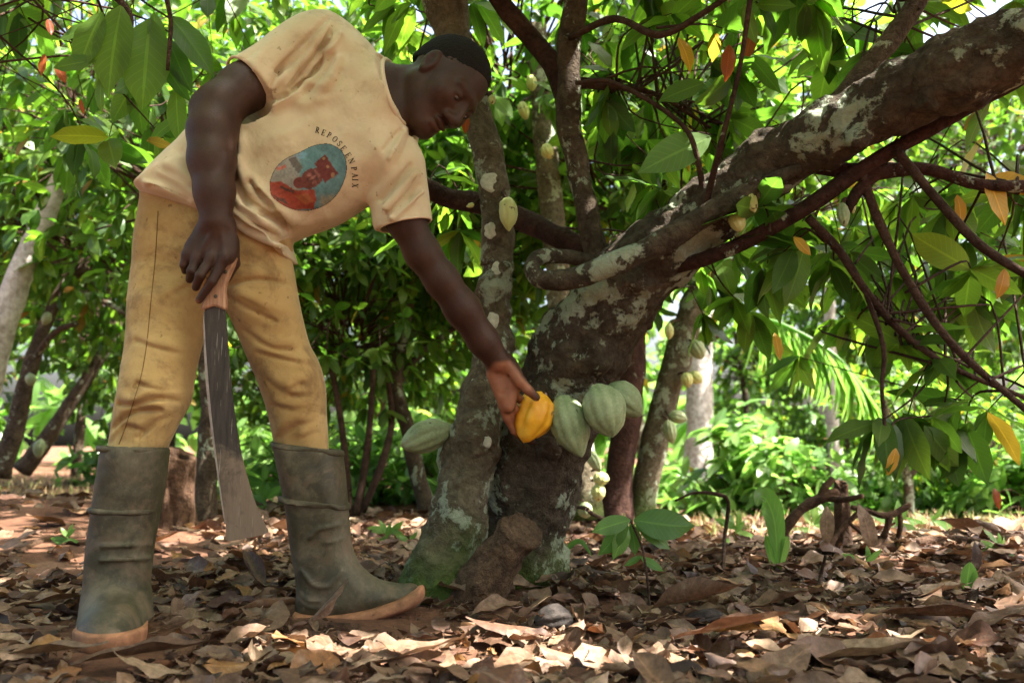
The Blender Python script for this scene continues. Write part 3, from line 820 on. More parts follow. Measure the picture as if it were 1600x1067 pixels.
def side_stem():
    s = SDF((-.42, 1.95, -.06), (.12, 2.55, .86), .0065)
    s.chain(stem_px([(668, 975, 2.31, 46), (688, 910, 2.32, 52), (714, 810, 2.34, 43), (736, 700, 2.36, 40), (756, 620, 2.37, 34), (771, 540, 2.38, 27), (776, 450, 2.38, 25), (777, 400, 2.38, 25)]), .03)
    s.cone(P(690, 900, 2.32), P(640, 960, 2.27), px(36, 2.3), px(16, 2.3), .05)
    s.cone(P(690, 900, 2.30), P(700, 965, 2.18), px(36, 2.3), px(20, 2.3), .05)
    s.cone(P(705, 900, 2.35), P(735, 960, 2.25), px(30, 2.3), px(24, 2.3), .04)
    for u, v, Y, r in ((742, 690, 2.31, 13), (750, 655, 2.33, 16), (735, 745, 2.31, 12), (775, 415, 2.35, 11), (762, 580, 2.34, 10), (705, 800, 2.30, 12)):
        s.cone(P(u, v, Y), P(u + 5, v + 4, Y), px(r, Y), px(r * .8, Y), .025)
    return barked(s, 'trunk', 'bark_stem')
side_stem()
BR = {}
def branch(rows, bark='bark', sides=12, name='branch', rough=.16):
    s = stem_px(rows); BR[len(BR)] = spline(s, 5)[:, :3]
    return tube(name, s, M[bark], main, sides, 6, rough, 16, len(BR))
branch([(777, 415, 2.38, 25), (777, 360, 2.38, 26), (768, 270, 2.38, 26), (750, 200, 2.38, 25), (728, 120, 2.37, 25), (705, 45, 2.36, 31), (690, -30, 2.34, 38), (680, -120, 2.3, 38)], 'bark_stem', 20)
branch([(940, 440, 2.36, 22), (932, 400, 2.3, 21), (920, 345, 2.3, 19), (905, 270, 2.31, 19), (889, 190, 2.31, 20), (888, 100, 2.3, 20), (898, 10, 2.28, 20), (908, -90, 2.25, 18)], 'bark', 14)
branch([(887, 175, 2.31, 16), (868, 110, 2.32, 17), (835, 65, 2.33, 17), (795, 20, 2.33, 17), (755, -40, 2.3, 16)], 'bark_red', 12)
branch([(938, 412, 2.3, 12), (885, 402, 2.24, 12), (845, 402, 2.2, 13), (831, 418, 2.17, 14), (848, 436, 2.15, 15), (900, 434, 2.13, 17), (960, 412, 2.1, 18), (1040, 375, 2.08, 19), (1130, 322, 2.05, 18), (1200, 285, 2.03, 14), (1250, 262, 2.02, 8)], 'bark_main', 14)
branch([(930, 405, 2.36, 17), (875, 372, 2.42, 18), (822, 346, 2.5, 18), (760, 322, 2.55, 17), (700, 308, 2.6, 16), (655, 288, 2.6, 15), (590, 260, 2.65, 11)], 'bark_red', 12)
branch([(1020, 425, 2.24, 12), (1100, 405, 2.15, 12), (1180, 370, 2.1, 13), (1260, 325, 2.04, 13), (1330, 275, 2.0, 13), (1420, 220, 1.95, 12), (1520, 165, 1.88, 11), (1620, 110, 1.8, 10)], 'bark_red', 12)
branch([(1235, 250, 2.05, 12), (1330, 268, 2.02, 14), (1375, 268, 2.0, 13), (1450, 265, 1.98, 10), (1530, 288, 1.95, 10), (1640, 292, 1.95, 9)], 'bark_red', 10)
branch([(1285, 190, 2.0, 16), (1350, 110, 1.98, 16), (1400, 50, 1.96, 17), (1460, -40, 1.95, 16)], 'bark', 12)
branch([(1262, 340, 2.05, 7), (1310, 390, 2.07, 7), (1350, 450, 2.08, 7), (1400, 510, 2.1, 6), (1480, 570, 2.1, 5), (1610, 625, 2.1, 4)], 'twig', 8)
branch([(1345, 270, 2.0, 9), (1375, 350, 2.0, 8), (1420, 440, 2.0, 8), (1490, 540, 2.0, 7), (1620, 655, 2.0, 5)], 'twig', 8)
branch([(1400, 235, 1.95, 8), (1480, 330, 1.92, 8), (1540, 390, 1.9, 8), (1640, 450, 1.9, 7)], 'twig', 8)
branch([(1375, 268, 2.0, 9), (1340, 300, 2.0, 10), (1325, 330, 2.0, 7)], 'bark_red', 8)
branch([(1350, 450, 2.08, 4), (1380, 540, 2.08, 4), (1378, 610, 2.08, 3), (1385, 690, 2.08, 2)], 'twig', 6)
branch([(1175, -20, 1.9, 5), (1155, 110, 1.93, 4), (1125, 230, 2.0, 5), (1100, 330, 2.12, 6)], 'twig', 6)
branch([(1105, 360, 2.15, 6), (1090, 250, 2.1, 5), (1060, 190, 2.1, 4), (960, 130, 2.15, 4), (900, 130, 2.2, 4)], 'twig', 6)
branch([(890, 60, 2.25, 5), (960, 30, 2.1, 6), (1030, 55, 2.0, 6), (1100, 20, 1.95, 5), (1170, -30, 1.9, 4)], 'twig', 6)
branch([(890, 135, 2.3, 5), (960, 135, 2.35, 5), (1030, 150, 2.4, 4), (1110, 200, 2.5, 3)], 'twig', 6)
# cut stub at the foot
def stub():
    s = SDF((-.2, 1.95, -.06), (.14, 2.45, .33), .006)
    s.chain(stem_px([(728, 965, 2.22, 46), (752, 915, 2.21, 37), (780, 872, 2.2, 32), (812, 832, 2.19, 31), (835, 808, 2.18, 29)]), .02)
    s.clip(P(818, 836, 2.17), P(835, 812, 2.13) - P(800, 865, 2.2))
    s.cone(P(806, 850, 2.13), P(828, 826, 2.12), .012, .016, .012, True)
    v, f = s.geo(); v = v + .007 * np.stack([fbm(v * 25, 3, 1), fbm(v * 25, 3, 2), fbm(v * 25, 3, 3)], -1)
    return link('cut_stub', np_mesh('cut_stub', v, f), M['cut_wood'], main)
stub()
# lichen rosettes
TREE_BVH = None
def lichen_disc(u, v, Y, r, seed):
    n = 22; rg = np.random.default_rng(seed); c = P(u, v, Y)
    th = np.linspace(0, 6.283, n, endpoint=False)
    rr = px(r, Y) * (1 + .22 * vnoise(np.stack([np.cos(th) * 2, np.sin(th) * 2, th * 0 + seed], -1), seed) + .08 * rg.random(n))
    vs, fs = [], []
    for k, (q, h) in enumerate(((1.0, .0), (.93, .004), (.7, .0035), (.35, .006))):
        for i in range(n): vs.append(c + [np.cos(th[i]) * rr[i] * q * .85, -h + .35 * px(r, Y) * (np.cos(th[i]) * q) ** 2, np.sin(th[i]) * rr[i] * q])
    vs.append(c + [0, -.005, 0])
    for k in range(3):
        for i in range(n): j = (i + 1) % n; fs.append((k * n + i, k * n + j, (k + 1) * n + j, (k + 1) * n + i))
    for i in range(n): fs.append((3 * n + i, 3 * n + (i + 1) % n, 4 * n))
    link('lichen', poly_mesh('lichen', vs, fs), M['lichen'], main)
for i, (u, v, Y, r) in enumerate(((766, 284, 2.335, 17), (767, 360, 2.335, 12), (776, 420, 2.335, 10), (760, 690, 2.30, 9), (742, 600, 2.33, 9), (765, 560, 2.335, 13), (770, 500, 2.335, 12))):
    lichen_disc(u, v, Y, r, i + 3)

# its leaves: whorls on thin twigs that spring from the nearest limb
ALLBR = np.vstack(list(BR.values()) + [np.array([r[:3] for r in spline(stem_px([(962, 462, 2.32, 60), (1110, 330, 2.18, 45), (1300, 205, 2.0, 43), (1500, 110, 1.8, 54), (1640, 50, 1.68, 62)]), 8)])])
rg = np.random.default_rng(21)
def region(n, u0, u1, v0, v1, y0, y1):
    return np.array([P(rg.uniform(u0, u1), rg.uniform(v0, v1), rg.uniform(y0, y1)) for _ in range(n)])
tips = np.vstack([region(30, 800, 1180, -80, 150, 2.2, 3.3), region(42, 1120, 1640, -80, 130, 1.9, 3.2), region(22, 940, 1180, 150, 300, 2.3, 3.2),
                  region(36, 1180, 1640, 270, 430, 2.05, 3.2), region(26, 1240, 1640, 420, 560, 2.1, 3.2), region(7, 1330, 1600, 600, 700, 2.05, 2.3), region(12, 560, 760, -80, 60, 2.5, 3.2), region(12, 1080, 1240, 380, 500, 2.4, 3.2),
                  region(8, 640, 780, 250, 420, 2.7, 3.2)])
def nearest(tips):
    d = ((tips[:, None] - ALLBR[None]) ** 2).sum(-1); o = np.argsort(d, 1)[:, :14]; return ALLBR[o[np.arange(len(tips)), rg.integers(0, 14, len(tips))]]
anc = nearest(tips)
anc = anc + rg.normal(0, .012, anc.shape)
v, f = twig_geo(tips, anc, rg)
link('twigs', np_mesh('twigs', v, f), M['twig'], main)['kind'] = 'stuff'
B, D, LL = whorls(tips, unit(unit(tips - anc) + rg.normal(0, .3, tips.shape)), rg, (5, 9), .15, .7)
vis = leaf_mats(B, D, LL, .85 + .35 * rg.random(len(LL)), rg)
# canopy added above and behind the camera: shades the man, lets sun flecks through
n = 1050
top = np.stack([rg.uniform(-2.4, 3.6, n), rg.uniform(-2.6, 4.4, n), rg.uniform(1.95, 3.3, n)], -1)
fu, fv, fw = project(top)
top = top[(fv < -120)]
# extra leaves added along the sun's rays to shade man, pods and tree foot
q = np.stack([rg.uniform(-.95, .05, 300), rg.uniform(1.75, 2.2, 300), rg.uniform(.2, 1.35, 300)], -1)
q = np.vstack([q, np.stack([rg.uniform(-.2, 1.0, 170), rg.uniform(1.9, 2.6, 170), rg.uniform(0, 1.0, 170)], -1)])
q = np.vstack([q, np.stack([rg.uniform(-1.1, 1.3, 230), rg.uniform(1.1, 2.7, 230), rg.uniform(0, .1, 230)], -1), np.stack([rg.uniform(-.35, .05, 130), rg.uniform(1.85, 2.1, 130), rg.uniform(.95, 1.3, 130)], -1)])
q = q + SUN_DIR * ((rg.uniform(2.0, 3.2, len(q)) - q[:, 2]) / SUN_DIR[2])[:, None]
top = np.vstack([top, q[project(q)[1] < -110]])
B2, D2, L2 = whorls(top, unit(rg.normal(0, 1, top.shape) + [0, 0, .2]), rg, (5, 9), .26, .4)
can = leaf_mats(B2, D2, L2, 1.05, rg)
FLECKS = [(P(690, 440, 2.02), .02), (P(352, 262, 1.82), .022), (P(700, 420, 2.05), .02), (G(760, 1010), .07), (G(830, 1000), .05), (P(776, 930, 2.15), .04), (G(1150, 1000), .06), (G(650, 1030), .05), (P(770, 590, 2.3), .03), (P(965, 590, 2.25), .03),
          (G(1250, 930), .06), (G(960, 930), .05), (G(420, 1020), .05), (P(795, 320, 2.3), .04), (P(1060, 340, 2.1), .05), (P(1300, 200, 1.9), .05), (P(880, 560, 2.35), .05), (P(730, 860, 2.3), .05), (P(835, 640, 2.2), .02), (G(700, 1035), .08), (G(560, 1045), .06), (G(1050, 1040), .07), (G(1300, 985), .07), (G(1500, 960), .07), (G(1420, 1030), .06), (G(330, 980), .05), (G(900, 1040), .06)]
_hd = P(705, 140, 1.97)
def _off(p):
    w = _hd - p; return np.linalg.norm(w - (w @ SUN_DIR) * SUN_DIR)
FLECKS = [(p, r) for p, r in FLECKS if _off(p) > r + .26]
def sun_gaps(m):
    c = m[:, :3, 3] + m[:, :3, 1] * .5; keep = np.ones(len(m), bool)
    for p, r in FLECKS:
        w = c - p; w = w - (w @ SUN_DIR)[:, None] * SUN_DIR
        keep &= np.linalg.norm(w, axis=1) > r + .06
    return m[keep]
can = sun_gaps(can)
u_, v_, w_ = project(vis[:, :3, 3] + vis[:, :3, 1] * .5)
size = np.where((u_ > -30) & (u_ < 1630) & (v_ > -60) & (v_ < 1090), np.linalg.norm(vis[:, :3, 1], axis=1) / w_, 0)
order = np.argsort(-size)
leaf_objects('leaf', vis[order[:298]], NEAR, M['leaf'], rg, main)
o = blades('crown', vis[order[298:]], NEAR[:3], M['leaf'], rg, main); o['kind'] = 'stuff'
o = blades('added_shade_crown', can, FAR, M['leaf'], rg, main); o['kind'] = 'stuff'
# single odd leaves that hang on the tree
def one_leaf(name, u, v, Y, ang, Lp, mat, parent, wid=1.0, roll=.3, seed=0, var=NEAR):
    rg1 = np.random.default_rng(seed); L = px(Lp, Y); a = math.radians(ang)
    d = np.array([[math.cos(a), rg1.uniform(-.25, .1), math.sin(a)]])
    m = leaf_mats(P(u, v, Y)[None], d, L, wid, rg1, (roll, -1, .25), .12)[0]
    vv, f, uv = var[seed % len(var)]
    me = np_mesh(name, vv @ m[:3, :3].T + m[:3, 3], f, True, np.full(len(vv), rg1.random()), uv)
    return link(name, me, mat, parent)
for i, (u, v, ang, Lp, mt) in enumerate(((1540, 270, -70, 90, 'leaf_yellow'), (1545, 280, -10, 85, 'leaf_yellow'), (1495, 305, -80, 50, 'leaf_yellow'), (1240, 370, -50, 40, 'leaf_yellow'), (1400, 700, -105, 45, 'leaf_yellow'), (1570, 420, -100, 50, 'leaf_yellow'),
                                         (1140, 70, -95, 60, 'leaf_red'), (1100, 130, 200, 80, 'leaf'), (1110, 215, 205, 130, 'leaf_bright'), (1060, 60, -60, 60, 'leaf_yellow'), (730, 180, -100, 30, 'leaf_red'), (1210, 520, -80, 45, 'leaf_yellow'), (1260, 20, -20, 90, 'leaf'), (1180, 40, -110, 60, 'leaf_red'))):
    l = one_leaf('leaf', u, v, 1.95 + .02 * i, ang, Lp, M[mt], main, 1.2, .3, i)
    if mt == 'leaf_yellow': l['label'] = 'yellowing leaf'
    if mt == 'leaf_red': l['label'] = 'withered reddish leaf'

# ------------------------------------------------------------------ near branch hanging into the top left
nb = empty('cacao_tree', ground_at(-320, 2.4)); tag(nb, 'cacao tree outside the left edge, big dark leaves hanging into the upper left corner', 'tree')
gb = ground_at(-320, 2.4)
tube('trunk', [np.append(gb, .07), np.append(gb + [0.02, 0, .6], .06), np.append(gb + [.08, 0, 1.2], .055), np.append(gb + [.2, -.05, 1.75], .045)], M['bark'], nb, 14, 6, .15, 12)
tw = [(-330, -130, 2.3, 26), (-150, -160, 2.2, 20), (0, -130, 2.1, 14), (110, -60, 2.0, 9), (195, 10, 1.95, 6), (205, 60, 1.95, 4)]
tube('branch', stem_px(tw), M['twig'], nb, 10, 6, .12)
tube('branch', stem_px([(110, -60, 2.0, 6), (230, -40, 1.95, 5), (265, 20, 1.95, 4), (262, 110, 1.95, 3)]), M['twig'], nb, 8)
tube('branch', stem_px([(0, -130, 2.1, 8), (320, -90, 2.1, 6), (345, -10, 2.2, 5)]), M['twig'], nb, 8)
BIG = [(190, 10, 262, 150, 1.2), (235, 30, 268, 150, 1.35), (205, 65, 200, 75, 1.1), (215, 70, 235, 70, 1.0), (150, 40, 195, 70, 1.1), (265, 25, -50, 120, .95), (262, 60, -65, 95, 1.0), (275, 140, -85, 90, 1.0), (160, 20, 250, 110, 1.2), (240, 20, -80, 80, .9), (255, 100, -55, 70, .9), (325, -10, -85, 45, 1.5), (150, 95, 190, 70, 1.1), (160, 120, 260, 60, 1.0), (205, 90, 215, 80, 1.2), (220, 110, 250, 50, 1.1)]
for i, (u, v, ang, Lp, w) in enumerate(BIG):
    one_leaf('leaf', u, v, 1.93 + .03 * (i % 4), ang, Lp, M['leaf'], nb, w, .2, i)
for (u, v, ang, Lp) in ((70, 85, -95, 38), (88, 100, -60, 40), (125, 155, -80, 25), (75, 30, -70, 30)):
    l = one_leaf('leaf', u, v, 2.2, ang, Lp, M['leaf_red'], nb, 1.0, .2, u); l['label'] = 'withered orange leaf'
tw2 = region(46, -120, 470, -150, 240, 2.3, 3.6)
anc2 = np.repeat(stem_px(tw)[2][None, :3], len(tw2), 0) + rg.normal(0, .15, (len(tw2), 3))
v, f = twig_geo(tw2, anc2, rg); link('twigs', np_mesh('twigs', v, f), M['twig'], nb)['kind'] = 'stuff'
B, D, LL = whorls(tw2, unit(rg.normal(0, 1, tw2.shape) + [.4, 0, 0]), rg, (4, 8), .16, .7)
mm = leaf_mats(B, D, LL, 1.0, rg)
n = 260  # unseen leaves added overhead and behind the camera for shade
top = np.stack([rg.uniform(-3.6, -1.2, n), rg.uniform(-2.6, 4.2, n), rg.uniform(1.9, 3.0, n)], -1)
fu, fv, fw = project(top); top = top[fv < -120]
B2, D2, L2 = whorls(top, unit(rg.normal(0, 1, top.shape)), rg, (5, 8), .26, .4)
leaf_objects('leaf', mm[:150], NEAR, M['leaf'], rg, nb)
o = blades('crown', mm[150:], NEAR[:3], M['leaf'], rg, nb); o['kind'] = 'stuff'
o = blades('added_shade_crown', sun_gaps(leaf_mats(B2, D2, L2, 1.05, rg)), FAR, M['leaf'], rg, nb); o['kind'] = 'stuff'
# ------------------------------------------------------------------ the man
man = empty('person', (P(340, 900, 2.0)[0], 2.0, 0))
tag(man, 'man in cream T-shirt, ochre trousers and rubber boots bending to grasp a yellow pod', 'person')
PY = 2.0
def xz(pts, Y, closed=True): return outline(pts, Y, closed, 1 if len(pts) < 6 else 4)
def folds(items, Y, noise_amp=.0, noise_scale=9., seed=1, squash=(1, 1)):
    lines = [(outline(l, Y, False), a, s) for l, a, s in items]
    def f(X, Z):
        r = np.zeros(X.shape)
        for l, a, s in lines:
            d = line_dist(X, Z, l); r += a * 1.35 * np.exp(-(d / s) ** 2) * np.clip(.75 + .9 * vnoise(np.stack([X * 16, Z * 0 + a * 999, Z * 6], -1), 5), 0, 1.5)
        if noise_amp: r += noise_amp * fbm(np.stack([X * noise_scale * squash[0], X * 0 + seed, Z * noise_scale * squash[1]], -1), 3, seed)
        return r
    return f
def sdf_obj(name, s, mat, parent, jitter=None):
    v, f = s.geo()
    if jitter: v = v + jitter(v)
    return link(name, np_mesh(name, v, f), mat, parent)
def bvh_of(o):
    me = o.data
    return BVHTree.FromPolygons([v.co[:] for v in me.vertices], [p.vertices[:] for p in me.polygons])

# --- head frame: r = his right (towards the camera), f = face, u = crown
HC = P(694, 135, 2.0)
_u = np.array([.80, .02, .60]); _u /= np.linalg.norm(_u)
_f0 = np.array([.60, 0, -.80]); yaw = math.radians(24)
_f = math.cos(yaw) * _f0 + math.sin(yaw) * np.array([0, -1, 0]); _f -= _u * (_f @ _u); _f /= np.linalg.norm(_f)
_r = np.cross(_f, _u)
HR = np.stack([_r, _f, _u], 1)
def H(r, f, u): return HC + HR @ np.array([r, f, u])

def build_body():
    s = SDF((-1.05, 1.62, -.01), (.10, 2.32, 1.40), .0034)
    # trunk and legs under the clothes
    s.chain([np.append(P(350, 380, PY), .07), np.append(P(430, 290, PY), .068), np.append(P(520, 190, PY), .075), np.append(P(580, 150, PY), .075)], .04)
    s.cone(P(580, 150, PY), P(490, 80, 1.99), .06, .055, .03); s.cone(P(580, 160, PY), P(622, 270, PY), .06, .05, .03)
    s.chain([np.append(P(300, 390, PY), .07), np.append(P(250, 590, 1.95), .042), np.append(P(212, 720, 1.9), .034), np.append(P(183, 960, 1.88), .035)], .02)
    s.chain([np.append(P(400, 400, PY), .07), np.append(P(455, 590, 2.03), .042), np.append(P(485, 720, 2.05), .032), np.append(P(505, 930, 2.05), .035)], .02)
    s.cone(P(183, 960, 1.88), P(176, 1005, 1.76), .035, .03, .02); s.cone(P(505, 925, 2.05), P(620, 935, 2.05), .03, .022, .02)
    # right arm, hanging
    s.chain([pr(485, 85, 1.985, 40), pr(430, 112, 1.95, 40), pr(380, 138, 1.91, 38), pr(343, 165, 1.875, 37)], .02)
    s.chain([pr(343, 168, 1.875, 36), pr(332, 205, 1.86, 38), pr(331, 250, 1.85, 36), pr(335, 300, 1.845, 30), pr(338, 345, 1.845, 25)], .02)
    s.cone(P(318, 172, 1.885), P(322, 178, 1.885), .028, .028, .03)
    s.pillow(xz([(315, 345), (362, 343), (369, 370), (370, 398), (357, 414), (326, 408), (302, 408), (287, 402), (287, 385), (299, 365)], 1.85), 1.853, .020, .026, .015)
    FG = [((352, 402, 1.842), (331, 440, 1.834), (311, 469, 1.846), .0118, .0100, .0078), ((331, 402, 1.842), (313, 430, 1.828), (306, 449, 1.848), .0112, .0102, .0085),
          ((309, 403, 1.846), (299, 423, 1.834), (296, 437, 1.862), .0106, .0096, .008), ((293, 400, 1.85), (287, 414, 1.845), (289, 424, 1.867), .0094, .0084, .007)]
    for a, b, c, ra, rb, rc in FG:
        s.cone(P(*a), P(*b), ra, rb, .006); s.cone(P(*b), P(*c), rb, rc, .003)
        s.cone(P(*a) - [0, .008, 0], P(*a) - [0, .008, .004], .008, .007, .012)
    s.cone(P(362, 378, 1.86), P(366, 412, 1.878), .014, .012, .012); s.cone(P(366, 412, 1.878), P(354, 436, 1.887), .012, .009, .004)
    for a, b in (((352, 400), (344, 355)), ((331, 400), (340, 355)), ((309, 402), (336, 357))):
        s.cone(P(a[0], a[1], 1.838), P(b[0], b[1], 1.828), .004, .003, .008)
    # left arm, reaching
    s.chain([pr(622, 275, 1.985, 34), pr(634, 345, 1.98, 29), pr(660, 395, 2.0, 27), pr(690, 437, 2.02, 26)], .02)
    s.chain([pr(690, 437, 2.02, 26), pr(722, 482, 2.05, 27), pr(755, 532, 2.085, 23), pr(777, 563, 2.11, 20)], .02)
    s.pillow(xz([(759, 566), (794, 552), (812, 572), (819, 596), (810, 618), (801, 643), (785, 642), (775, 617), (765, 591)], 2.13), lambda X, Z: 2.128 + .0 * X, .0175, .022, .012)
    s.cone(P(795, 572, 2.113), P(812, 595, 2.108), .017, .0145, .010)
    s.cone(P(770, 585, 2.12), P(782, 618, 2.125), .015, .013, .010)
    s.cone(P(812, 595, 2.108), P(825, 609, 2.108), .0135, .0118, .006); s.cone(P(825, 609, 2.108), P(838, 621, 2.116), .0118, .0092, .004)
    for a, b, c, d, r in (((806, 618, 2.14), (822, 632, 2.20), (842, 640, 2.235), (858, 648, 2.235), .0100), ((801, 634, 2.142), (814, 652, 2.195), (834, 664, 2.232), (850, 672, 2.235), .0104),
                          ((793, 640, 2.14), (803, 662, 2.18), (818, 682, 2.215), (832, 690, 2.225), .0098), ((783, 630, 2.132), (791, 654, 2.148), (803, 674, 2.175), (814, 684, 2.20), .0088)):
        s.cone(P(*a), P(*b), r * 1.08, r, .006); s.cone(P(*b), P(*c), r, r * .92, .003); s.cone(P(*c), P(*d), r * .92, r * .8, .003)
    for l in ([(803, 566), (797, 585), (791, 604), (783, 614)], [(773, 612), (784, 616), (800, 613)], [(777, 634), (787, 636), (797, 630)], [(784, 590), (792, 606), (806, 612)]):
        for a, b in zip(l[:-1], l[1:]): s.cone(P(*a, 2.1085), P(*b, 2.1085), .0022, .0022, .004, True)
    # neck and head
    s.cone(P(585, 150, PY), H(0, -.03, -.045), .066, .058, .03, False, .95)
    s.cone(P(600, 180, 1.98), H(0, .02, -.085), .05, .035, .03)
    s.ell(H(0, -.018, .036), HR, (.073, .096, .083), .02)
    s.ell(H(0, .020, -.022), HR, (.066, .070, .088), .03)
    for q in (-1, 1):
        s.cone(H(.052 * q, -.008, -.045), H(.018 * q, .062, -.098), .022, .018, .025)      # jaw
        s.ell(H(.043 * q, .052, -.022), HR, (.024, .026, .020), .025)                         # cheekbone
        s.ell(H(.032 * q, .092, .000), HR, (.019, .014, .012), .012, True)                    # socket
        s.ell(H(.032 * q, .072, .000), HR, (.0165, .0150, .0125), .006)                       # lids
        s.cone(H(.020 * q, .0875, -.0055), H(.044 * q, .082, -.0065), .0022, .0022, .003, True)
        s.cone(H(.010 * q, .083, .021), H(.048 * q, .068, .019), .0085, .007, .012)          # brow
        s.ell(H(.016 * q, .090, -.044), HR, (.0105, .013, .0095), .008)                       # nostril wing
        s.ell(H(.010 * q, .102, -.053), HR, (.0045, .006, .005), .003, True)
    s.cone(H(0, .080, .012), H(0, .104, -.038), .009, .0135, .012)                            # nose
    s.ell(H(0, .066, -.101), HR, (.022, .018, .017), .015)                                    # chin
    s.ell(H(0, .084, -.0665), HR, (.025, .013, .0085), .006)                                  # lips
    s.ell(H(0, .081, -.080), HR, (.022, .0125, .0085), .006)
    s.cone(H(-.024, .088, -.0735), H(.024, .088, -.0735), .0020, .0020, .004, True); s.cone(H(-.015, .0955, -.0735), H(.015, .0955, -.0735), .0016, .0016, .004, True)
    for q in (-1, 1):                                                                         # ears
        Re = HR @ np.array(Matrix.Rotation(math.radians(18), 3, 'X'))
        s.ell(H(.076 * q, -.012, -.002), Re, (.011, .019, .031), .006)
        s.ell(H(.088 * q, -.008, .002), Re, (.010, .011, .019), .004, True)
        s.ell(H(.078 * q, -.004, -.026), HR, (.008, .009, .009), .006)
    v, f = s.geo()
    me = np_mesh('body', v, f)
    nv = np.empty(len(v) * 3, np.float32); me.vertices.foreach_get('normal', nv); nv = nv.reshape(-1, 3)
    # pale palm of the reaching hand (side towards the camera), pale pad of the index finger
    u, w, _ = project(v)
    sd = poly_dist(u, w, np.array([(752, 588), (772, 566), (797, 562), (806, 572), (818, 590), (836, 608), (842, 634), (820, 640), (808, 700), (770, 660), (755, 610)], float))
    palm = smooth(3, -5, sd) * smooth(-.05, -.5, nv[:, 1]) * (v[:, 1] < 2.25) * (v[:, 1] > 2.05)
    palm = palm * (1 - .75 * np.exp(-((u - 838) ** 2 + (w - 618) ** 2) / 90))
    pad = np.exp(-((u - 307) ** 2 + (w - 472) ** 2) / 14) * (v[:, 1] < 1.9)
    lips = np.exp(-(np.linalg.norm((v - H(0, .088, -.081)) @ HR / [.03, .02, .009], axis=1)) ** 2) * .15
    c = np.clip(palm + pad + lips, 0, 1)
    a = me.attributes.new('col', 'FLOAT_COLOR', 'POINT'); cc = np.repeat(c[:, None], 4, 1).astype(np.float32); cc[:, 3] = 1
    a.data.foreach_set('color', cc.ravel())
    return link('body', me, M['skin'], man)
body = build_body()

def build_hair():
    s = SDF(HC - .16, HC + .16, .003)
    s.ell(H(0, -.019, .037), HR, (.0746, .0980, .0850), .01)
    s.cone(H(0, -.085, .0), H(0, -.078, -.045), .033, .028, .03)
    s.clip(H(0, .052, .062), HR @ np.array([0, .80, -.60]))
    s.clip(H(0, -.005, .012), HR @ np.array([0, .25, -1]))
    s.ell(H(0, .125, .0), HR, (.12, .085, .075), .02, True)
    for q in (-1, 1): s.ell(H(.085 * q, -.012, -.005), HR, (.03, .024, .034), .005, True)
    v, f = s.geo(); v = v + .0011 * np.stack([vnoise(v * 260, 1), vnoise(v * 260, 2), vnoise(v * 260, 3)], -1)
    return link('hair', np_mesh('hair', v, f), M['hair'], man)
build_hair()
def ball(name, c, r, mat, parent, sq=(1, 1, 1), R=None, n=12):
    vs, fs = [], []
    for i in range(n + 1):
        a = math.pi * i / n
        for j in range(2 * n):
            b = math.pi * j / n
            vs.append((math.sin(a) * math.cos(b), math.sin(a) * math.sin(b), math.cos(a)))
    vs = np.array(vs) * r * np.array(sq)
    if R is not None: vs = vs @ np.asarray(R).T
    for i in range(n):
        for j in range(2 * n):
            k = (j + 1) % (2 * n); fs.append((i * 2 * n + j, (i + 1) * 2 * n + j, (i + 1) * 2 * n + k, i * 2 * n + k))
    return link(name, np_mesh(name, vs + np.array(c), np.array(fs)), mat, parent)
for q in (-1, 1):
    e = ball('eye', H(.032 * q, .0745, -.004), .0108, M['eye_white'], man)
    ball('iris', H(.033 * q, .0815, -.0072), .0052, M['eye_dark'], e)

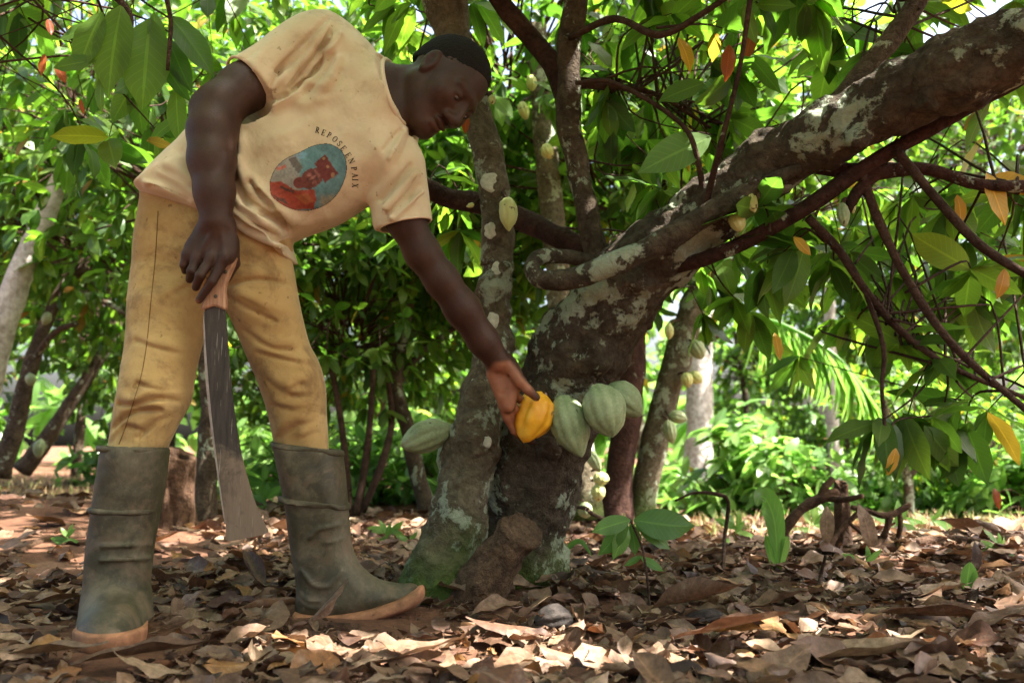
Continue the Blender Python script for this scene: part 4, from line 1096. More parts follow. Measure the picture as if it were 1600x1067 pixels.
# --- T-shirt
def build_shirt():
    s = SDF((-.90, 1.80, .72), (-.10, 2.22, 1.40), .0040)
    torso = [(598, 92), (580, 72), (551, 44), (512, 26), (460, 40), (400, 88), (342, 150), (295, 212), (256, 254), (234, 292), (227, 306), (264, 325), (312, 344), (372, 370), (420, 393), (456, 408), (452, 378), (462, 371), (520, 352), (562, 328), (590, 308), (625, 300), (650, 268), (650, 232), (655, 215), (668, 200), (676, 150), (655, 95), (625, 92)]
    D = folds([([(404, 168), (440, 152), (468, 133), (500, 95), (514, 40)], -.016, .010), ([(430, 172), (470, 148), (500, 115), (516, 60)], .012, .011), ([(480, 150), (500, 130), (520, 90)], -.006, .008), ([(500, 155), (515, 135), (530, 95)], .006, .012),
               ([(452, 160), (480, 168), (505, 160)], .006, .012),
               ([(364, 230), (364, 265), (376, 300), (400, 320), (430, 342), (455, 368)], -.020, .012), ([(378, 225), (382, 262), (404, 296), (440, 332), (470, 352)], .014, .016),
               ([(362, 285), (376, 318), (410, 342), (452, 378)], .016, .009), ([(362, 310), (385, 338), (420, 360), (455, 385)], -.015, .007), ([(362, 325), (390, 352), (425, 372), (458, 392)], .013, .009), ([(362, 345), (400, 370), (455, 400)], -.012, .007), ([(362, 356), (400, 382), (458, 410)], .009, .009),
               ([(395, 290), (410, 312), (425, 325)], -.014, .006), ([(230, 290), (262, 300), (300, 318)], .010, .008), ([(240, 305), (275, 318), (312, 330)], -.008, .006), ([(268, 262), (300, 282), (315, 310)], .008, .012), ([(285, 240), (300, 262)], -.008, .01),
               ([(632, 200), (622, 225), (600, 262)], .008, .006), ([(640, 210), (634, 240), (612, 280)], -.008, .006), ([(648, 220), (645, 255), (622, 290)], .007, .007), ([(585, 312), (610, 285), (640, 262)], -.010, .008), ([(560, 320), (590, 285), (625, 250)], .006, .014),
               ([(470, 300), (500, 330), (520, 345)], .004, .012)], PY - .1, .009, 8, 3, (1, 1))
    hem = outline([(227, 306), (264, 325), (312, 344), (372, 370), (420, 393), (456, 408)], PY, False)
    s.pillow(xz(torso, PY), PY, lambda X, Z: .114, lambda X, Z: .022 + .078 * smooth(0, .13, line_dist(X, Z, hem)), .01, D)
    # sleeves, hollow at the hem
    a, b = P(497, 78, 1.985), P(372, 138, 1.90)
    s.cone(a, b, px(52, 1.98), px(45, 1.9), .03)
    s.cone(P(470, 95, 1.965), P(420, 150, 1.93), px(36, 1.96), px(34, 1.93), .03)
    for (u0, v0, u1, v1, y, r, k) in ((505, 40, 400, 118, 1.915, .010, .02), (500, 62, 415, 138, 1.90, .009, .016), (508, 30, 380, 92, 1.95, .010, .02)):
        s.cone(P(u0, v0, y + .02), P(u1, v1, y), r, r, k)
    for (u0, v0, u1, v1, y, r) in ((490, 70, 412, 128, 1.885, .006), (500, 85, 432, 148, 1.885, .006)):
        s.cone(P(u0, v0, y), P(u1, v1, y), r, r, .015, True)
    a2, b2 = P(622, 262, 1.985), P(633, 352, 1.98)
    s.cone(a2, b2, px(44, 1.98), px(44, 1.98), .03)
    s.cone(P(600, 300, 1.975), P(602, 345, 1.975), px(22, 1.98), px(20, 1.98), .02)
    for (u0, v0, u1, v1) in ((648, 270, 600, 325), (660, 300, 612, 340)):
        s.cone(P(u0, v0, 1.915), P(u1, v1, 1.915), .006, .006, .015); s.cone(P(u0 + 2, v0 + 13, 1.908), P(u1 + 2, v1 + 12, 1.908), .005, .005, .012, True)
    return s, a, b, a2, b2
s, a, b, a2, b2 = build_shirt()
# hems
def cut(s, c, n, reach):
    """remove what lies beyond a hem plane, only near that hem"""
    n = np.array(n, float); n /= np.linalg.norm(n)
    sl, X, Y, Z = s._sl(c - reach, c + reach)
    d = (X - c[0]) * n[0] + (Y - c[1]) * n[1] + (Z - c[2]) * n[2]
    s.F[sl] = np.maximum(s.F[sl], np.where((X - c[0]) ** 2 + (Y - c[1]) ** 2 + (Z - c[2]) ** 2 < reach ** 2, d, -1).astype(np.float32))
hd = P(345, 152, 1.88) - P(425, 108, 1.95); hd /= np.linalg.norm(hd)
c1 = P(384, 130, 1.915); cut(s, c1, hd, .105)
s.cone(c1 - hd * .035, c1 + hd * .08, px(41, 1.92), px(42, 1.9), .004, True)
hd2 = P(641, 372, 1.985) - P(626, 300, 1.98); hd2 /= np.linalg.norm(hd2)
c2 = P(633, 352, 1.98); cut(s, c2, hd2, .10)
s.cone(c2 - hd2 * .03, c2 + hd2 * .08, px(39, 1.98), px(40, 1.98), .004, True)
nc = P(619, 143, 1.985); ne1 = P(637, 196, 1.985) - nc; ne2 = P(606, 148, 1.886) - nc
nax = unit(np.cross(ne1, ne2)); nax = nax if nax[0] > 0 else -nax
cut(s, nc, nax, .125)
s.bore(nc, ne1 * .90, ne2 * .90, nax, -.006, .10)
CREASES = [([(512, 29), (469, 72), (435, 113), (420, 148)], -.008, 4), ([(514, 42), (491, 75), (461, 111), (448, 133)], .006, 5), ([(516, 53), (499, 81), (480, 105), (452, 137)], -.010, 4), ([(532, 55), (519, 75), (491, 96), (471, 124), (452, 142)], .008, 5),
           ([(422, 157), (450, 146), (474, 124)], -.010, 3.5), ([(471, 126), (502, 133), (519, 122)], .005, 7), ([(500, 150), (520, 138), (532, 112)], -.004, 6), ([(400, 78), (378, 96), (372, 110)], -.004, 5), ([(430, 60), (405, 90), (395, 115)], .004, 7),
           ([(627, 204), (614, 217), (599, 234)], -.006, 3.5), ([(634, 202), (622, 221), (608, 247)], .005, 4), ([(642, 210), (632, 236), (618, 258)], -.005, 3.5), ([(642, 259), (620, 285), (594, 313)], -.008, 4), ([(652, 272), (630, 298), (606, 326)], .006, 5), ([(656, 290), (636, 314), (616, 336)], -.006, 4), ([(570, 318), (600, 290), (628, 262)], .004, 7),
           ([(364, 240), (364, 267), (375, 295), (394, 325), (424, 338), (452, 358)], -.010, 4), ([(372, 250), (384, 285), (402, 312), (430, 330)], .007, 6), ([(403, 299), (420, 319), (452, 359)], -.012, 3.5), ([(366, 318), (386, 338), (420, 352), (450, 372)], .008, 5), ([(364, 340), (386, 357), (422, 371), (448, 380)], -.010, 3.5), ([(364, 348), (396, 368), (440, 386)], .006, 4), ([(366, 357), (396, 378), (446, 396)], -.007, 3.5),
           ([(236, 290), (262, 296), (292, 312)], -.006, 4), ([(250, 270), (275, 282), (298, 300)], .005, 6), ([(300, 290), (316, 312), (318, 335)], -.006, 4), ([(430, 215), (460, 205), (480, 190)], .003, 9), ([(440, 342), (470, 350), (510, 342)], .003, 8)]
def crease(v, nv, lines):
    u, w, _ = project(v); front = smooth(.15, -.35, nv[:, 1]); d = np.zeros(len(v))
    for l, a_, sg in lines:
        d += a_ * np.exp(-(line_dist(u, w, spline(np.array(l, float), 6)) / sg) ** 2)
    return v + nv * (d * front)[:, None]
def creased(name, s, mat, parent, lines):
    v, f = s.geo(); me = np_mesh(name, v, f)
    nv = np.empty(len(v) * 3, np.float32); me.vertices.foreach_get('normal', nv)
    me.vertices.foreach_set('co', crease(v, nv.reshape(-1, 3), lines).astype(np.float32).ravel()); me.update()
    return link(name, me, mat, parent)
shirt = creased('t_shirt', s, M['shirt'], man, CREASES)
def ring(name, c, e1, e2, r, mat, parent, n=40, sides=8):
    th = np.linspace(0, 2 * math.pi, n + 1)
    path = np.array([np.append(c + e1 * math.cos(q) + e2 * math.sin(q), r) for q in th])
    v, f = tube_geo(path, sides, cap=False)
    return link(name, np_mesh(name, v, f), mat, parent)
ring('collar', nc - nax * .002, ne1 * .95, ne2 * .95, .0062, M['shirt_rib'], shirt)
def ring_perp(name, c, ax, r, tr, mat, parent, sy=1.0):
    ax = unit(ax); e = unit(np.cross(ax, [0, 1, 0])); g = np.cross(ax, e)
    ring(name, c, e * r, g * r * sy, tr, mat, parent)
ring_perp('sleeve_hem', c1 - hd * .002, hd, px(43.5, 1.915), .0034, M['shirt_rib'], shirt)
ring_perp('sleeve_hem', c2 - hd2 * .002, hd2, px(42, 1.98), .0034, M['shirt_rib'], shirt)

# --- print on the chest: a flat patch of ink laid on the cloth
SB = bvh_of(shirt)
def on_cloth(u, v, bvh, lift=.0012, Y=1.6):
    d = ray(u, v); o = np.array([0, 0, CAM_Z]) + d * (Y / d[1])
    h = bvh.ray_cast(Vector(o), Vector(d).normalized(), 2.0)
    if h[0] is None: return None
    n = h[1] if h[1].y < 0 else -h[1]
    return np.array(h[0]) + np.array(n) * lift
OVAL = spline(np.array([(421.5, 298), (422, 282), (432, 261), (448, 247), (468.5, 238), (486, 229), (503.6, 225), (518, 226), (532, 234), (540, 247), (542, 266), (537, 285), (527.5, 303), (511.5, 318.6), (492, 327), (472, 329.5), (452.6, 326), (435, 317), (424, 307), (421.5, 298)]), 4)[:-1]
def blend(c, m, col): return c * (1 - m[..., None]) + np.array(col) * m[..., None]
def portrait(u, v):
    p = np.stack([u * .12, v * .12, u * 0], -1); n = fbm(p, 3, 2); n2 = fbm(p * 3, 2, 5)
    c = np.zeros(u.shape + (3,)) + np.array([.085, .18, .20])
    poly = lambda pts: smooth(1.2, -1.2, poly_dist(u, v, np.array(pts, float)) + .9 * n2)
    c = blend(c, smooth(474, 462, u + 4 * n) * .9, (.25, .22, .19))
    c = blend(c, smooth(300, 310, v + 3 * n) * smooth(495, 505, u) * .85, (.24, .21, .15))
    c = blend(c, smooth(1, -1, (u - 470) ** 2 / 80 + (v - 243) ** 2 / 30 - 1) * .6, (.16, .30, .42))
    c = blend(c, poly([(450, 249), (462, 246), (474, 262), (466, 272)]), (.10, .085, .08))
    c = blend(c, poly([(432, 262), (446, 258), (447, 262), (434, 268)]), (.42, .12, .09))
    c = blend(c, poly([(421, 284), (440, 284), (462, 298), (492, 296), (494, 312), (490, 326), (455, 328), (434, 318), (421, 302)]), (.26, .035, .02))
    c = blend(c, poly([(460, 306), (480, 302), (490, 314), (478, 320)]) * .7, (.34, .11, .04))
    c = blend(c, np.clip(poly([(437, 290), (460, 298), (458, 302), (440, 295)]) + poly([(427, 306), (445, 312), (450, 320), (434, 314)]), 0, 1), (.07, .03, .025))
    c = blend(c, smooth(.15, -.1, ((u - 468) / 9.5) ** 2 + ((v - 286) / 9) ** 2 - 1), (.13, .022, .022))
    ca, sa = math.cos(-.60), math.sin(-.60); fx, fy = (u - 487) * ca + (v - 279) * sa, -(u - 487) * sa + (v - 279) * ca
    c = blend(c, smooth(.12, -.10, (fx / 19.5) ** 2 + (fy / 14) ** 2 - 1 + .12 * n2), (.125, .026, .024))
    for ex, ey, rx, ry, k in ((7, -5, 2.6, 3.2, .7), (7, 5, 2.6, 3.2, .7), (-6, 0, 1.6, 4.5, .7), (-1, 4, 2.0, 1.4, .5)):
        c = blend(c, smooth(.5, -.5, ((fx - ex) / rx) ** 2 + ((fy - ey) / ry) ** 2 - 1) * k, (.045, .010, .012))
    for ex, ey, rx, ry, k in ((2, 0, 5.0, 1.6, .7), (0, -7, 3.5, 2.4, .6), (0, 7, 3.5, 2.2, .5), (11, 0, 2.2, 6, .4)):
        c = blend(c, smooth(.8, -.4, ((fx - ex) / rx) ** 2 + ((fy - ey) / ry) ** 2 - 1) * k, (.27, .10, .085))
    c = blend(c, poly([(492, 256), (508, 241), (528, 272), (508, 286)]), (.115, .014, .016))
    for a, b_, r in ((506, 248, 2.0), (512, 261, 2.2), (519, 274, 3.6)):
        c = blend(c, smooth(.3, -.3, ((u - a) ** 2 + (v - b_) ** 2) / r ** 2 - 1 + .8 * n2) * .65, (.34, .20, .09))
    c = blend(c, .25 * np.clip(n2 * 1.3, 0, 1) * poly([(474, 276), (494, 262), (504, 282), (490, 294)]) * .7, (.36, .17, .15))
    e = poly_dist(u, v, OVAL)
    c = (c * .92 + .05 * np.array([.5, .42, .3])) * np.clip(1 + .16 * n2 + .12 * n, .4, 1.5)[..., None]
    return blend(c, smooth(-1.3, -.7, e), (.035, .028, .025))
def build_print():
    us = np.arange(419, 546, .85); vs = np.arange(222, 333, .85)
    U, V = np.meshgrid(us, vs, indexing='ij'); inside = poly_dist(U, V, OVAL) < .3
    pos = np.zeros(U.shape + (3,)); ok = inside.copy()
    for i, j in zip(*np.nonzero(inside)):
        p = on_cloth(U[i, j], V[i, j], SB)
        if p is None: ok[i, j] = False
        else: pos[i, j] = p
    idx = -np.ones(U.shape, int); idx[ok] = np.arange(ok.sum())
    q = np.stack([idx[:-1, :-1], idx[:-1, 1:], idx[1:, 1:], idx[1:, :-1]], -1).reshape(-1, 4); q = q[(q >= 0).all(1)]
    me = np_mesh('print', pos[ok], q, True, None, None, portrait(U[ok], V[ok]))
    link('print', me, M['print'], shirt)
build_print()
def bar(x0, y0, x1, y1, w):
    d = np.array([x1 - x0, y1 - y0]); d = d / np.linalg.norm(d); n = np.array([-d[1], d[0]]) * w / 2
    a, b_ = np.array([x0, y0]), np.array([x1, y1])
    return [a - n, b_ - n, b_ + n, a + n]
def arc(cx, cy, rx, ry, a0, a1, w0, w1, n=8):
    out = []
    for i in range(n):
        t0, t1 = (math.radians(a0 + (a1 - a0) * k / n) for k in (i, i + 1))
        f = lambda t, r: (cx + (rx + r) * math.cos(t), cy + (ry + r) * math.sin(t))
        wa = w0 + (w1 - w0) * abs(math.cos(t0)); wb = w0 + (w1 - w0) * abs(math.cos(t1))
        out.append([f(t0, -wa / 2), f(t1, -wb / 2), f(t1, wb / 2), f(t0, wa / 2)])
    return out
TK, TN = .17, .075
def serif(x, y, w=.3): return bar(x - w / 2, y, x + w / 2, y, TN)
GLYPH = {
    'R': [bar(.18, 0, .18, 1, TK), serif(.16, .035), serif(.16, .965), bar(.3, .48, .68, .03, TK), serif(.7, .035, .22)] + arc(.3, .73, .25, .235, -90, 90, TN, TK),
    'E': [bar(.18, 0, .18, 1, TK), bar(.05, .965, .66, .965, TN), bar(.05, .035, .68, .035, TN), bar(.2, .5, .5, .5, TN), bar(.64, .78, .64, 1, TN), bar(.66, 0, .66, .24, TN), bar(.5, .38, .5, .62, TN)],
    'P': [bar(.18, 0, .18, 1, TK), serif(.18, .035, .34), serif(.16, .965)] + arc(.3, .71, .27, .25, -90, 90, TN, TK),
    'O': arc(.42, .5, .33, .46, 0, 360, TN, TK, 16),
    'S': arc(.36, .73, .22, .23, 20, 270, TN, TK) + arc(.36, .26, .24, .225, 90, -160, TN, TK) + [bar(.58, .72, .58, .95, TN), bar(.12, .05, .12, .28, TN)],
    'N': [bar(.15, 0, .15, 1, TN), bar(.15, .97, .72, .03, TK), bar(.74, 0, .74, 1, TN), serif(.15, .035, .26), serif(.12, .965, .24), serif(.74, .965, .26)],
    'A': [bar(.1, .02, .4, 1, TN), bar(.38, 1, .7, .02, TK), bar(.2, .34, .58, .34, TN), serif(.1, .035, .24), serif(.7, .035, .28)],
    'I': [bar(.25, 0, .25, 1, TK), serif(.25, .035, .34), serif(.25, .965, .34)],
    'X': [bar(.12, 1, .66, 0, TK), bar(.12, 0, .66, 1, TN), serif(.12, .035, .26), serif(.66, .035, .28), serif(.12, .965, .28), serif(.66, .965, .24)]}
def build_text():
    spots = [('R', 496.5, 204, 14), ('E', 506, 208, 22), ('P', 515, 212, 30), ('O', 523.5, 218, 40), ('S', 531, 225, 48), ('E', 537, 232.5, 54), ('E', 544.4, 243, 60), ('N', 549.2, 251.5, 65), ('P', 553.3, 264, 82), ('A', 554.6, 274, 88), ('I', 554.6, 282, 92), ('X', 554.5, 290, 96)]
    vs, fs = [], []
    for ch, cu, cv, ang in spots:
        a_ = math.radians(ang); up = np.array([math.sin(a_), -math.cos(a_)]); rt = np.array([math.cos(a_), math.sin(a_)])
        for q in GLYPH[ch]:
            ids = []
            for x, y in q:
                w = np.array([cu, cv]) + rt * (x - .4) * 8.4 + up * (y - .5) * 9.4
                p = on_cloth(w[0], w[1], SB, .0016); ids.append(len(vs)); vs.append(p)
            fs.append(ids)
    link('lettering', poly_mesh('lettering', vs, fs), M['ink'], shirt)
build_text()

# --- trousers
def build_trousers():
    s = SDF((-.96, 1.78, .32), (-.28, 2.20, 1.06), .0042)
    L = [(228, 285), (222, 314), (213, 380), (206, 450), (201, 530), (194, 598), (182, 648), (172, 700), (176, 730), (250, 735), (258, 705), (278, 664), (298, 628), (307, 575), (318, 525), (330, 488), (352, 455), (400, 440), (440, 400), (440, 340), (380, 310), (300, 280)]
    R = [(300, 330), (440, 350), (455, 405), (461, 440), (469, 482), (482, 535), (497, 565), (507, 603), (509, 645), (513, 700), (508, 730), (440, 735), (431, 706), (424, 668), (414, 630), (400, 590), (381, 545), (360, 495), (338, 470), (290, 440)]
    zc = P(0, 480, 2.0)[2]
    ycL = lambda X, Z: 2.0 - .09 * smooth(zc + .1, .40, Z)
    ycR = lambda X, Z: 2.0 + .055 * smooth(zc + .1, .40, Z)
    def side(l, amp, sg):   # a crease with its lit ridge just above
        return [(l, amp * .65, sg * 1.5), ([(u, v + 10 + 5 * math.sin(i * 2.1 + v)) for i, (u, v) in enumerate(l)], -amp * .95, .0052)]
    fl, fr = [], []
    for l, a_, g in (([(216, 525), (255, 538), (312, 553)], .007, .010), ([(230, 596), (265, 606), (300, 598)], .009, .009), ([(198, 618), (225, 626), (262, 612), (302, 618)], .012, .008), ([(188, 656), (222, 636), (262, 634)], .012, .008), ([(228, 668), (262, 650), (292, 640)], .009, .008), ([(184, 684), (210, 662), (232, 662)], .009, .007), ([(232, 470), (270, 500), (300, 512)], .004, .014), ([(318, 395), (300, 430), (262, 455)], .005, .014)):
        fl += side(l, a_, g)
    for l, a_, g in (([(358, 436), (400, 426), (458, 430)], .008, .008), ([(358, 458), (395, 480), (430, 488)], .008, .010), ([(385, 462), (425, 478), (470, 490)], .006, .010), ([(378, 508), (420, 532), (452, 536)], .009, .009), ([(400, 545), (445, 556), (494, 566)], .010, .009), ([(412, 584), (440, 596), (470, 590)], .007, .010), ([(450, 606), (480, 612), (508, 604)], .010, .008), ([(420, 622), (452, 632), (482, 628), (508, 640)], .012, .008), ([(426, 668), (455, 652), (482, 654)], .008, .009), ([(466, 676), (490, 664), (510, 668)], .008, .008)):
        fr += side(l, a_, g)
    s.pillow(xz(L, lambda v: 2.0 - .09 * min(1, max(0, (v - 440) / 240))), ycL, lambda X, Z: .054 + .028 * smooth(.37, .52, Z), lambda X, Z: .050 + .022 * smooth(.37, .52, Z), .02, folds(fl, 1.9, .010, 9, 5, (.7, 1.3)))
    s.pillow(xz(R, lambda v: 2.0 + .055 * min(1, max(0, (v - 440) / 240))), ycR, lambda X, Z: .052 + .028 * smooth(.38, .52, Z), lambda X, Z: .048 + .020 * smooth(.38, .52, Z), .025, folds(fr, 1.95, .010, 9, 8, (.7, 1.3)))
    s.cone(P(340, 410, 2.0), P(330, 370, 2.0), .076, .076, .04)
    return sdf_obj('trousers', s, M['trousers'], man)
trousers = build_trousers()
TBV = bvh_of(trousers)
def cloth_line(name, pts, r, mat, parent, bvh, lift=.0004):
    q = [on_cloth(u, v, bvh, lift) for u, v in spline(np.array(pts, float), 10)]
    q = np.array([np.append(p, r) for p in q if p is not None])
    v, f = tube_geo(q, 4, cap=False); link(name, np_mesh(name, v, f), mat, parent)
t = NT('seam_thread'); M['seam'] = t.done(t.bsdf((.13, .07, .03), .9, None, .1))
cloth_line('seam', [(247, 330), (243, 400), (236, 470), (229, 540), (220, 590), (208, 630), (196, 668), (186, 694)], .0009, M['seam'], trousers, TBV)

# --- rubber boots
def build_boot_front():
    root = empty('boot', (P(185, 1000, 1.88)[0], 1.88, 0)); root.parent = man; root.matrix_parent_inverse = world_of(man).inverted()
    s = SDF((-1.02, 1.60, -.03), (-.60, 2.06, .52), .0042)
    sh = [(163, 670), (210, 672), (262, 676), (258, 704), (253, 755), (245, 800), (236, 850), (230, 900), (226, 945), (226, 990), (132, 990), (128, 945), (131, 900), (135, 850), (144, 790), (153, 740), (160, 698)]
    s.pillow(xz(sh, 1.88), lambda X, Z: 1.89 - .0 * X, lambda X, Z: .060 + .012 * smooth(.2, .4, Z), .052, .01, folds([], 1.88, .004, 14, 2))
    toe = [pr(184, 950, 1.90, 44), pr(176, 978, 1.83, 45), pr(172, 998, 1.77, 44), pr(170, 1012, 1.735, 36)]
    s.chain(toe, .03)
    s.cone(P(190, 975, 1.93), P(190, 990, 1.95), .048, .045, .03)
    for v0 in (852, 874): s.chain([pr(134, v0 + 6, 1.885, 3), pr(160, v0 + 1, 1.83, 3), pr(200, v0, 1.828, 3), pr(236, v0 - 2, 1.88, 3)], .004)
    s.clip((0, 0, .032), (0, 0, -1)); s.clip(P(210, 700, 1.89), (.03, .0, 1)); s.pillow(xz([(172, 660), (250, 660), (244, 760), (166, 756)], 1.88), 1.89, .060, .045, .003, None, True)
    upper = sdf_obj('upper', s, M['boot'], root)
    z = SDF((-1.02, 1.58, -.03), (-.60, 2.06, .12), .004)
    z.chain([np.append(P(190, 985, 1.945) * [1, 1, 0] + [0, 0, .03], .053), np.append(P(184, 950, 1.88) * [1, 1, 0] + [0, 0, .03], .050), np.append(P(176, 978, 1.82) * [1, 1, 0] + [0, 0, .03], .062), np.append(P(172, 1000, 1.765) * [1, 1, 0] + [0, 0, .03], .063), np.append(P(170, 1012, 1.735) * [1, 1, 0] + [0, 0, .03], .053)], .01)
    z.clip((0, 0, .040), (0, 0, 1)); z.clip((0, 0, .002), (0, 0, -1))
    for u in (150, 178, 206, 224): z.cone(P(u, 1028, 1.62) * [1, 1, 0] + [0, 0, .006], P(u, 1028, 1.70) * [1, 1, 0] + [0, 0, .006], .003, .003, .002, True)
    sdf_obj('sole', z, M['sole'], root)
    for (ul, ur, v0) in ((160, 258, 701), (146, 247, 796)):
        z = SDF((-1.02, 1.72, P(0, v0 + 20, 1.89)[2]), (-.60, 2.06, P(0, v0 - 20, 1.89)[2]), .0034)
        z.pillow(xz([(ul - 1, v0 - 26), (ur + 3, v0 - 24), (ur - 1, v0 + 28), (ul - 6, v0 + 28)], 1.89), 1.89, .076 if v0 < 750 else .0735, .056, .002)
        z.clip(P(200, v0 - 4, 1.89), (.03, 0, 1)); z.clip(P(200, v0 + 5, 1.89), (-.03, 0, -1))
        if v0 < 750: z.pillow(xz([(172, 660), (250, 660), (244, 760), (166, 756)], 1.88), 1.89, .062, .045, .002, None, True)
        sdf_obj('band', z, M['boot'], root)
build_boot_front()
def build_boot_side():
    root = empty('boot', (P(500, 960, 2.05)[0], 2.05, 0)); root.parent = man; root.matrix_parent_inverse = world_of(man).inverted()
    s = SDF((-.56, 1.93, -.02), (-.16, 2.17, .46), .0040)
    up = [(426, 685), (480, 676), (530, 668), (533, 695), (538, 730), (543, 780), (547, 830), (553, 862), (567, 886), (592, 904), (625, 911), (645, 911), (657, 920), (660, 934), (640, 946), (560, 964), (500, 968), (466, 966), (462, 946), (464, 915), (458, 880), (452, 840), (446, 790), (437, 745), (430, 709)]
    za, zb = P(500, 890, 2.05)[2], P(500, 800, 2.05)[2]
    s.pillow(xz(up, 2.05), 2.05, lambda X, Z: .046 + .018 * smooth(za, zb + .1, Z) - .006 * smooth(-.32, -.24, X), .042, .01, folds([([(470, 892), (490, 915), (515, 915), (532, 892)], .004, .005), ([(462, 925), (480, 938), (500, 940)], .004, .004), ([(464, 938), (485, 950), (505, 950)], .004, .004), ([(484, 840), (500, 826), (545, 818)], .004, .004), ([(510, 848), (545, 840)], .003, .004), ([(585, 925), (600, 912), (620, 912)], .003, .006)], 2.0, .003, 14, 4))
    s.clip(P(480, 702, 2.05), (.125, 0, 1)); s.pillow(xz([(440, 665), (524, 655), (528, 740), (446, 752)], 2.05), 2.05, .054, .04, .003, None, True)
    sdf_obj('upper', s, M['boot'], root)
    z = SDF((-.56, 1.93, -.03), (-.14, 2.17, .16), .0036)
    so = [(463, 952), (510, 955), (560, 949), (610, 935), (650, 917), (661, 916), (663, 932), (648, 948), (610, 962), (565, 976), (520, 984), (468, 984)]
    z.pillow(xz(so, 2.05), 2.05, lambda X, Z: .054 - .006 * smooth(-.32, -.22, X), .012, .004)
    for u, v0 in ((630, 957), (613, 963), (598, 968), (582, 973), (567, 978), (552, 982)):
        c = P(u, v0 + 1, 2.05); z.cone(c - [0, .08, 0], c + [0, .08, 0], .0042, .0042, .002, True)
    sdf_obj('sole', z, M['sole'], root)
    for (ul, vl, ur, vr) in ((430, 708, 534, 695), (441, 793, 544, 777)):
        z = SDF((-.56, 1.95, P(0, vl + 16, 2.05)[2]), (-.30, 2.15, P(0, vr - 16, 2.05)[2]), .0034)
        z.pillow(xz([(ul - 6, vl - 26), (ur - 1, vr - 26), (ur + 4, vr + 26), (ul + 1, vl + 26)], 2.05), 2.05, .0675, .044, .002)
        c = P((ul + ur) / 2, (vl + vr) / 2, 2.05); z.clip(c + [0, 0, .0065], (.125, 0, 1)); z.clip(c - [0, 0, .0065], (-.125, 0, -1))
        if vl < 750: z.pillow(xz([(440, 665), (524, 655), (528, 740), (446, 752)], 2.05), 2.05, .056, .04, .002, None, True)
        sdf_obj('band', z, M['boot'], root)
build_boot_side()

# ------------------------------------------------------------------ machete
mroot = empty('machete', P(390, 838, 1.862)); tag(mroot, 'machete with muddy dark blade and wooden handle held beside the man\'s thigh', 'machete')
def plate(name, pts, Y, th, mat, parent, bevel=.0, closed_smooth=True):
    p = xz(pts, Y) if closed_smooth else np.array([P(u, v, Y)[[0, 2]] for u, v in pts])
    c = p.mean(0); n = len(p)
    rings_ = [(1.0, Y - th * .5, 0), (1.0, Y + th * .5, 0)]
    vs, fs = [], []
    d = p - np.roll(p, 1, 0); nr = np.stack([d[:, 1], -d[:, 0]], 1); nr = nr + np.roll(nr, -1, 0); nr /= np.linalg.norm(nr, axis=1)[:, None] + 1e-9
    if ((p[:, 0] * np.roll(p[:, 1], -1) - np.roll(p[:, 0], -1) * p[:, 1]).sum()) < 0: nr = -nr
    lay = [(bevel, -th * .5), (0, -th * .5 + bevel * .7), (0, th * .5 - bevel * .7), (bevel, th * .5)] if bevel else [(0, -th * .5), (0, th * .5)]
    for ins, dy in lay:
        for i in range(n): vs.append((p[i, 0] - nr[i, 0] * ins, Y + dy, p[i, 1] - nr[i, 1] * ins))
    for k in range(len(lay) - 1):
        for i in range(n): j = (i + 1) % n; fs.append((k * n + i, k * n + j, (k + 1) * n + j, (k + 1) * n + i))
    fs.append(tuple(range(n))); fs.append(tuple(range((len(lay) - 1) * n, len(lay) * n))[::-1])
    return link(name, poly_mesh(name, vs, fs, False), mat, parent)
bl = plate('blade', [(322, 482), (350, 482), (355, 520), (361, 590), (369, 660), (380, 720), (397, 780), (412, 815), (418, 832), (386, 840), (355, 844), (353, 820), (346, 770), (337, 700), (330, 640), (324, 570), (321, 520)], 1.862, .0032, M['blade'], mroot)
plate('cutting_edge', [(318, 495), (323, 495), (325, 560), (331, 640), (339, 705), (348, 770), (354, 815), (350, 810), (343, 765), (334, 700), (326, 640), (320, 570)], 1.862, .0024, M['edge'], bl)
plate('handle', [(317, 484), (336, 479), (353, 484), (354, 468), (353, 450), (360, 430), (368, 412), (372, 398), (359, 393), (346, 412), (334, 440), (321, 466)], 1.862, .019, M['handle'], mroot, .004)
for u, v in ((337, 463), (352, 425)):
    ball('rivet', P(u, v, 1.8518), .0042, M['rivet'], mroot, (1, .35, 1))
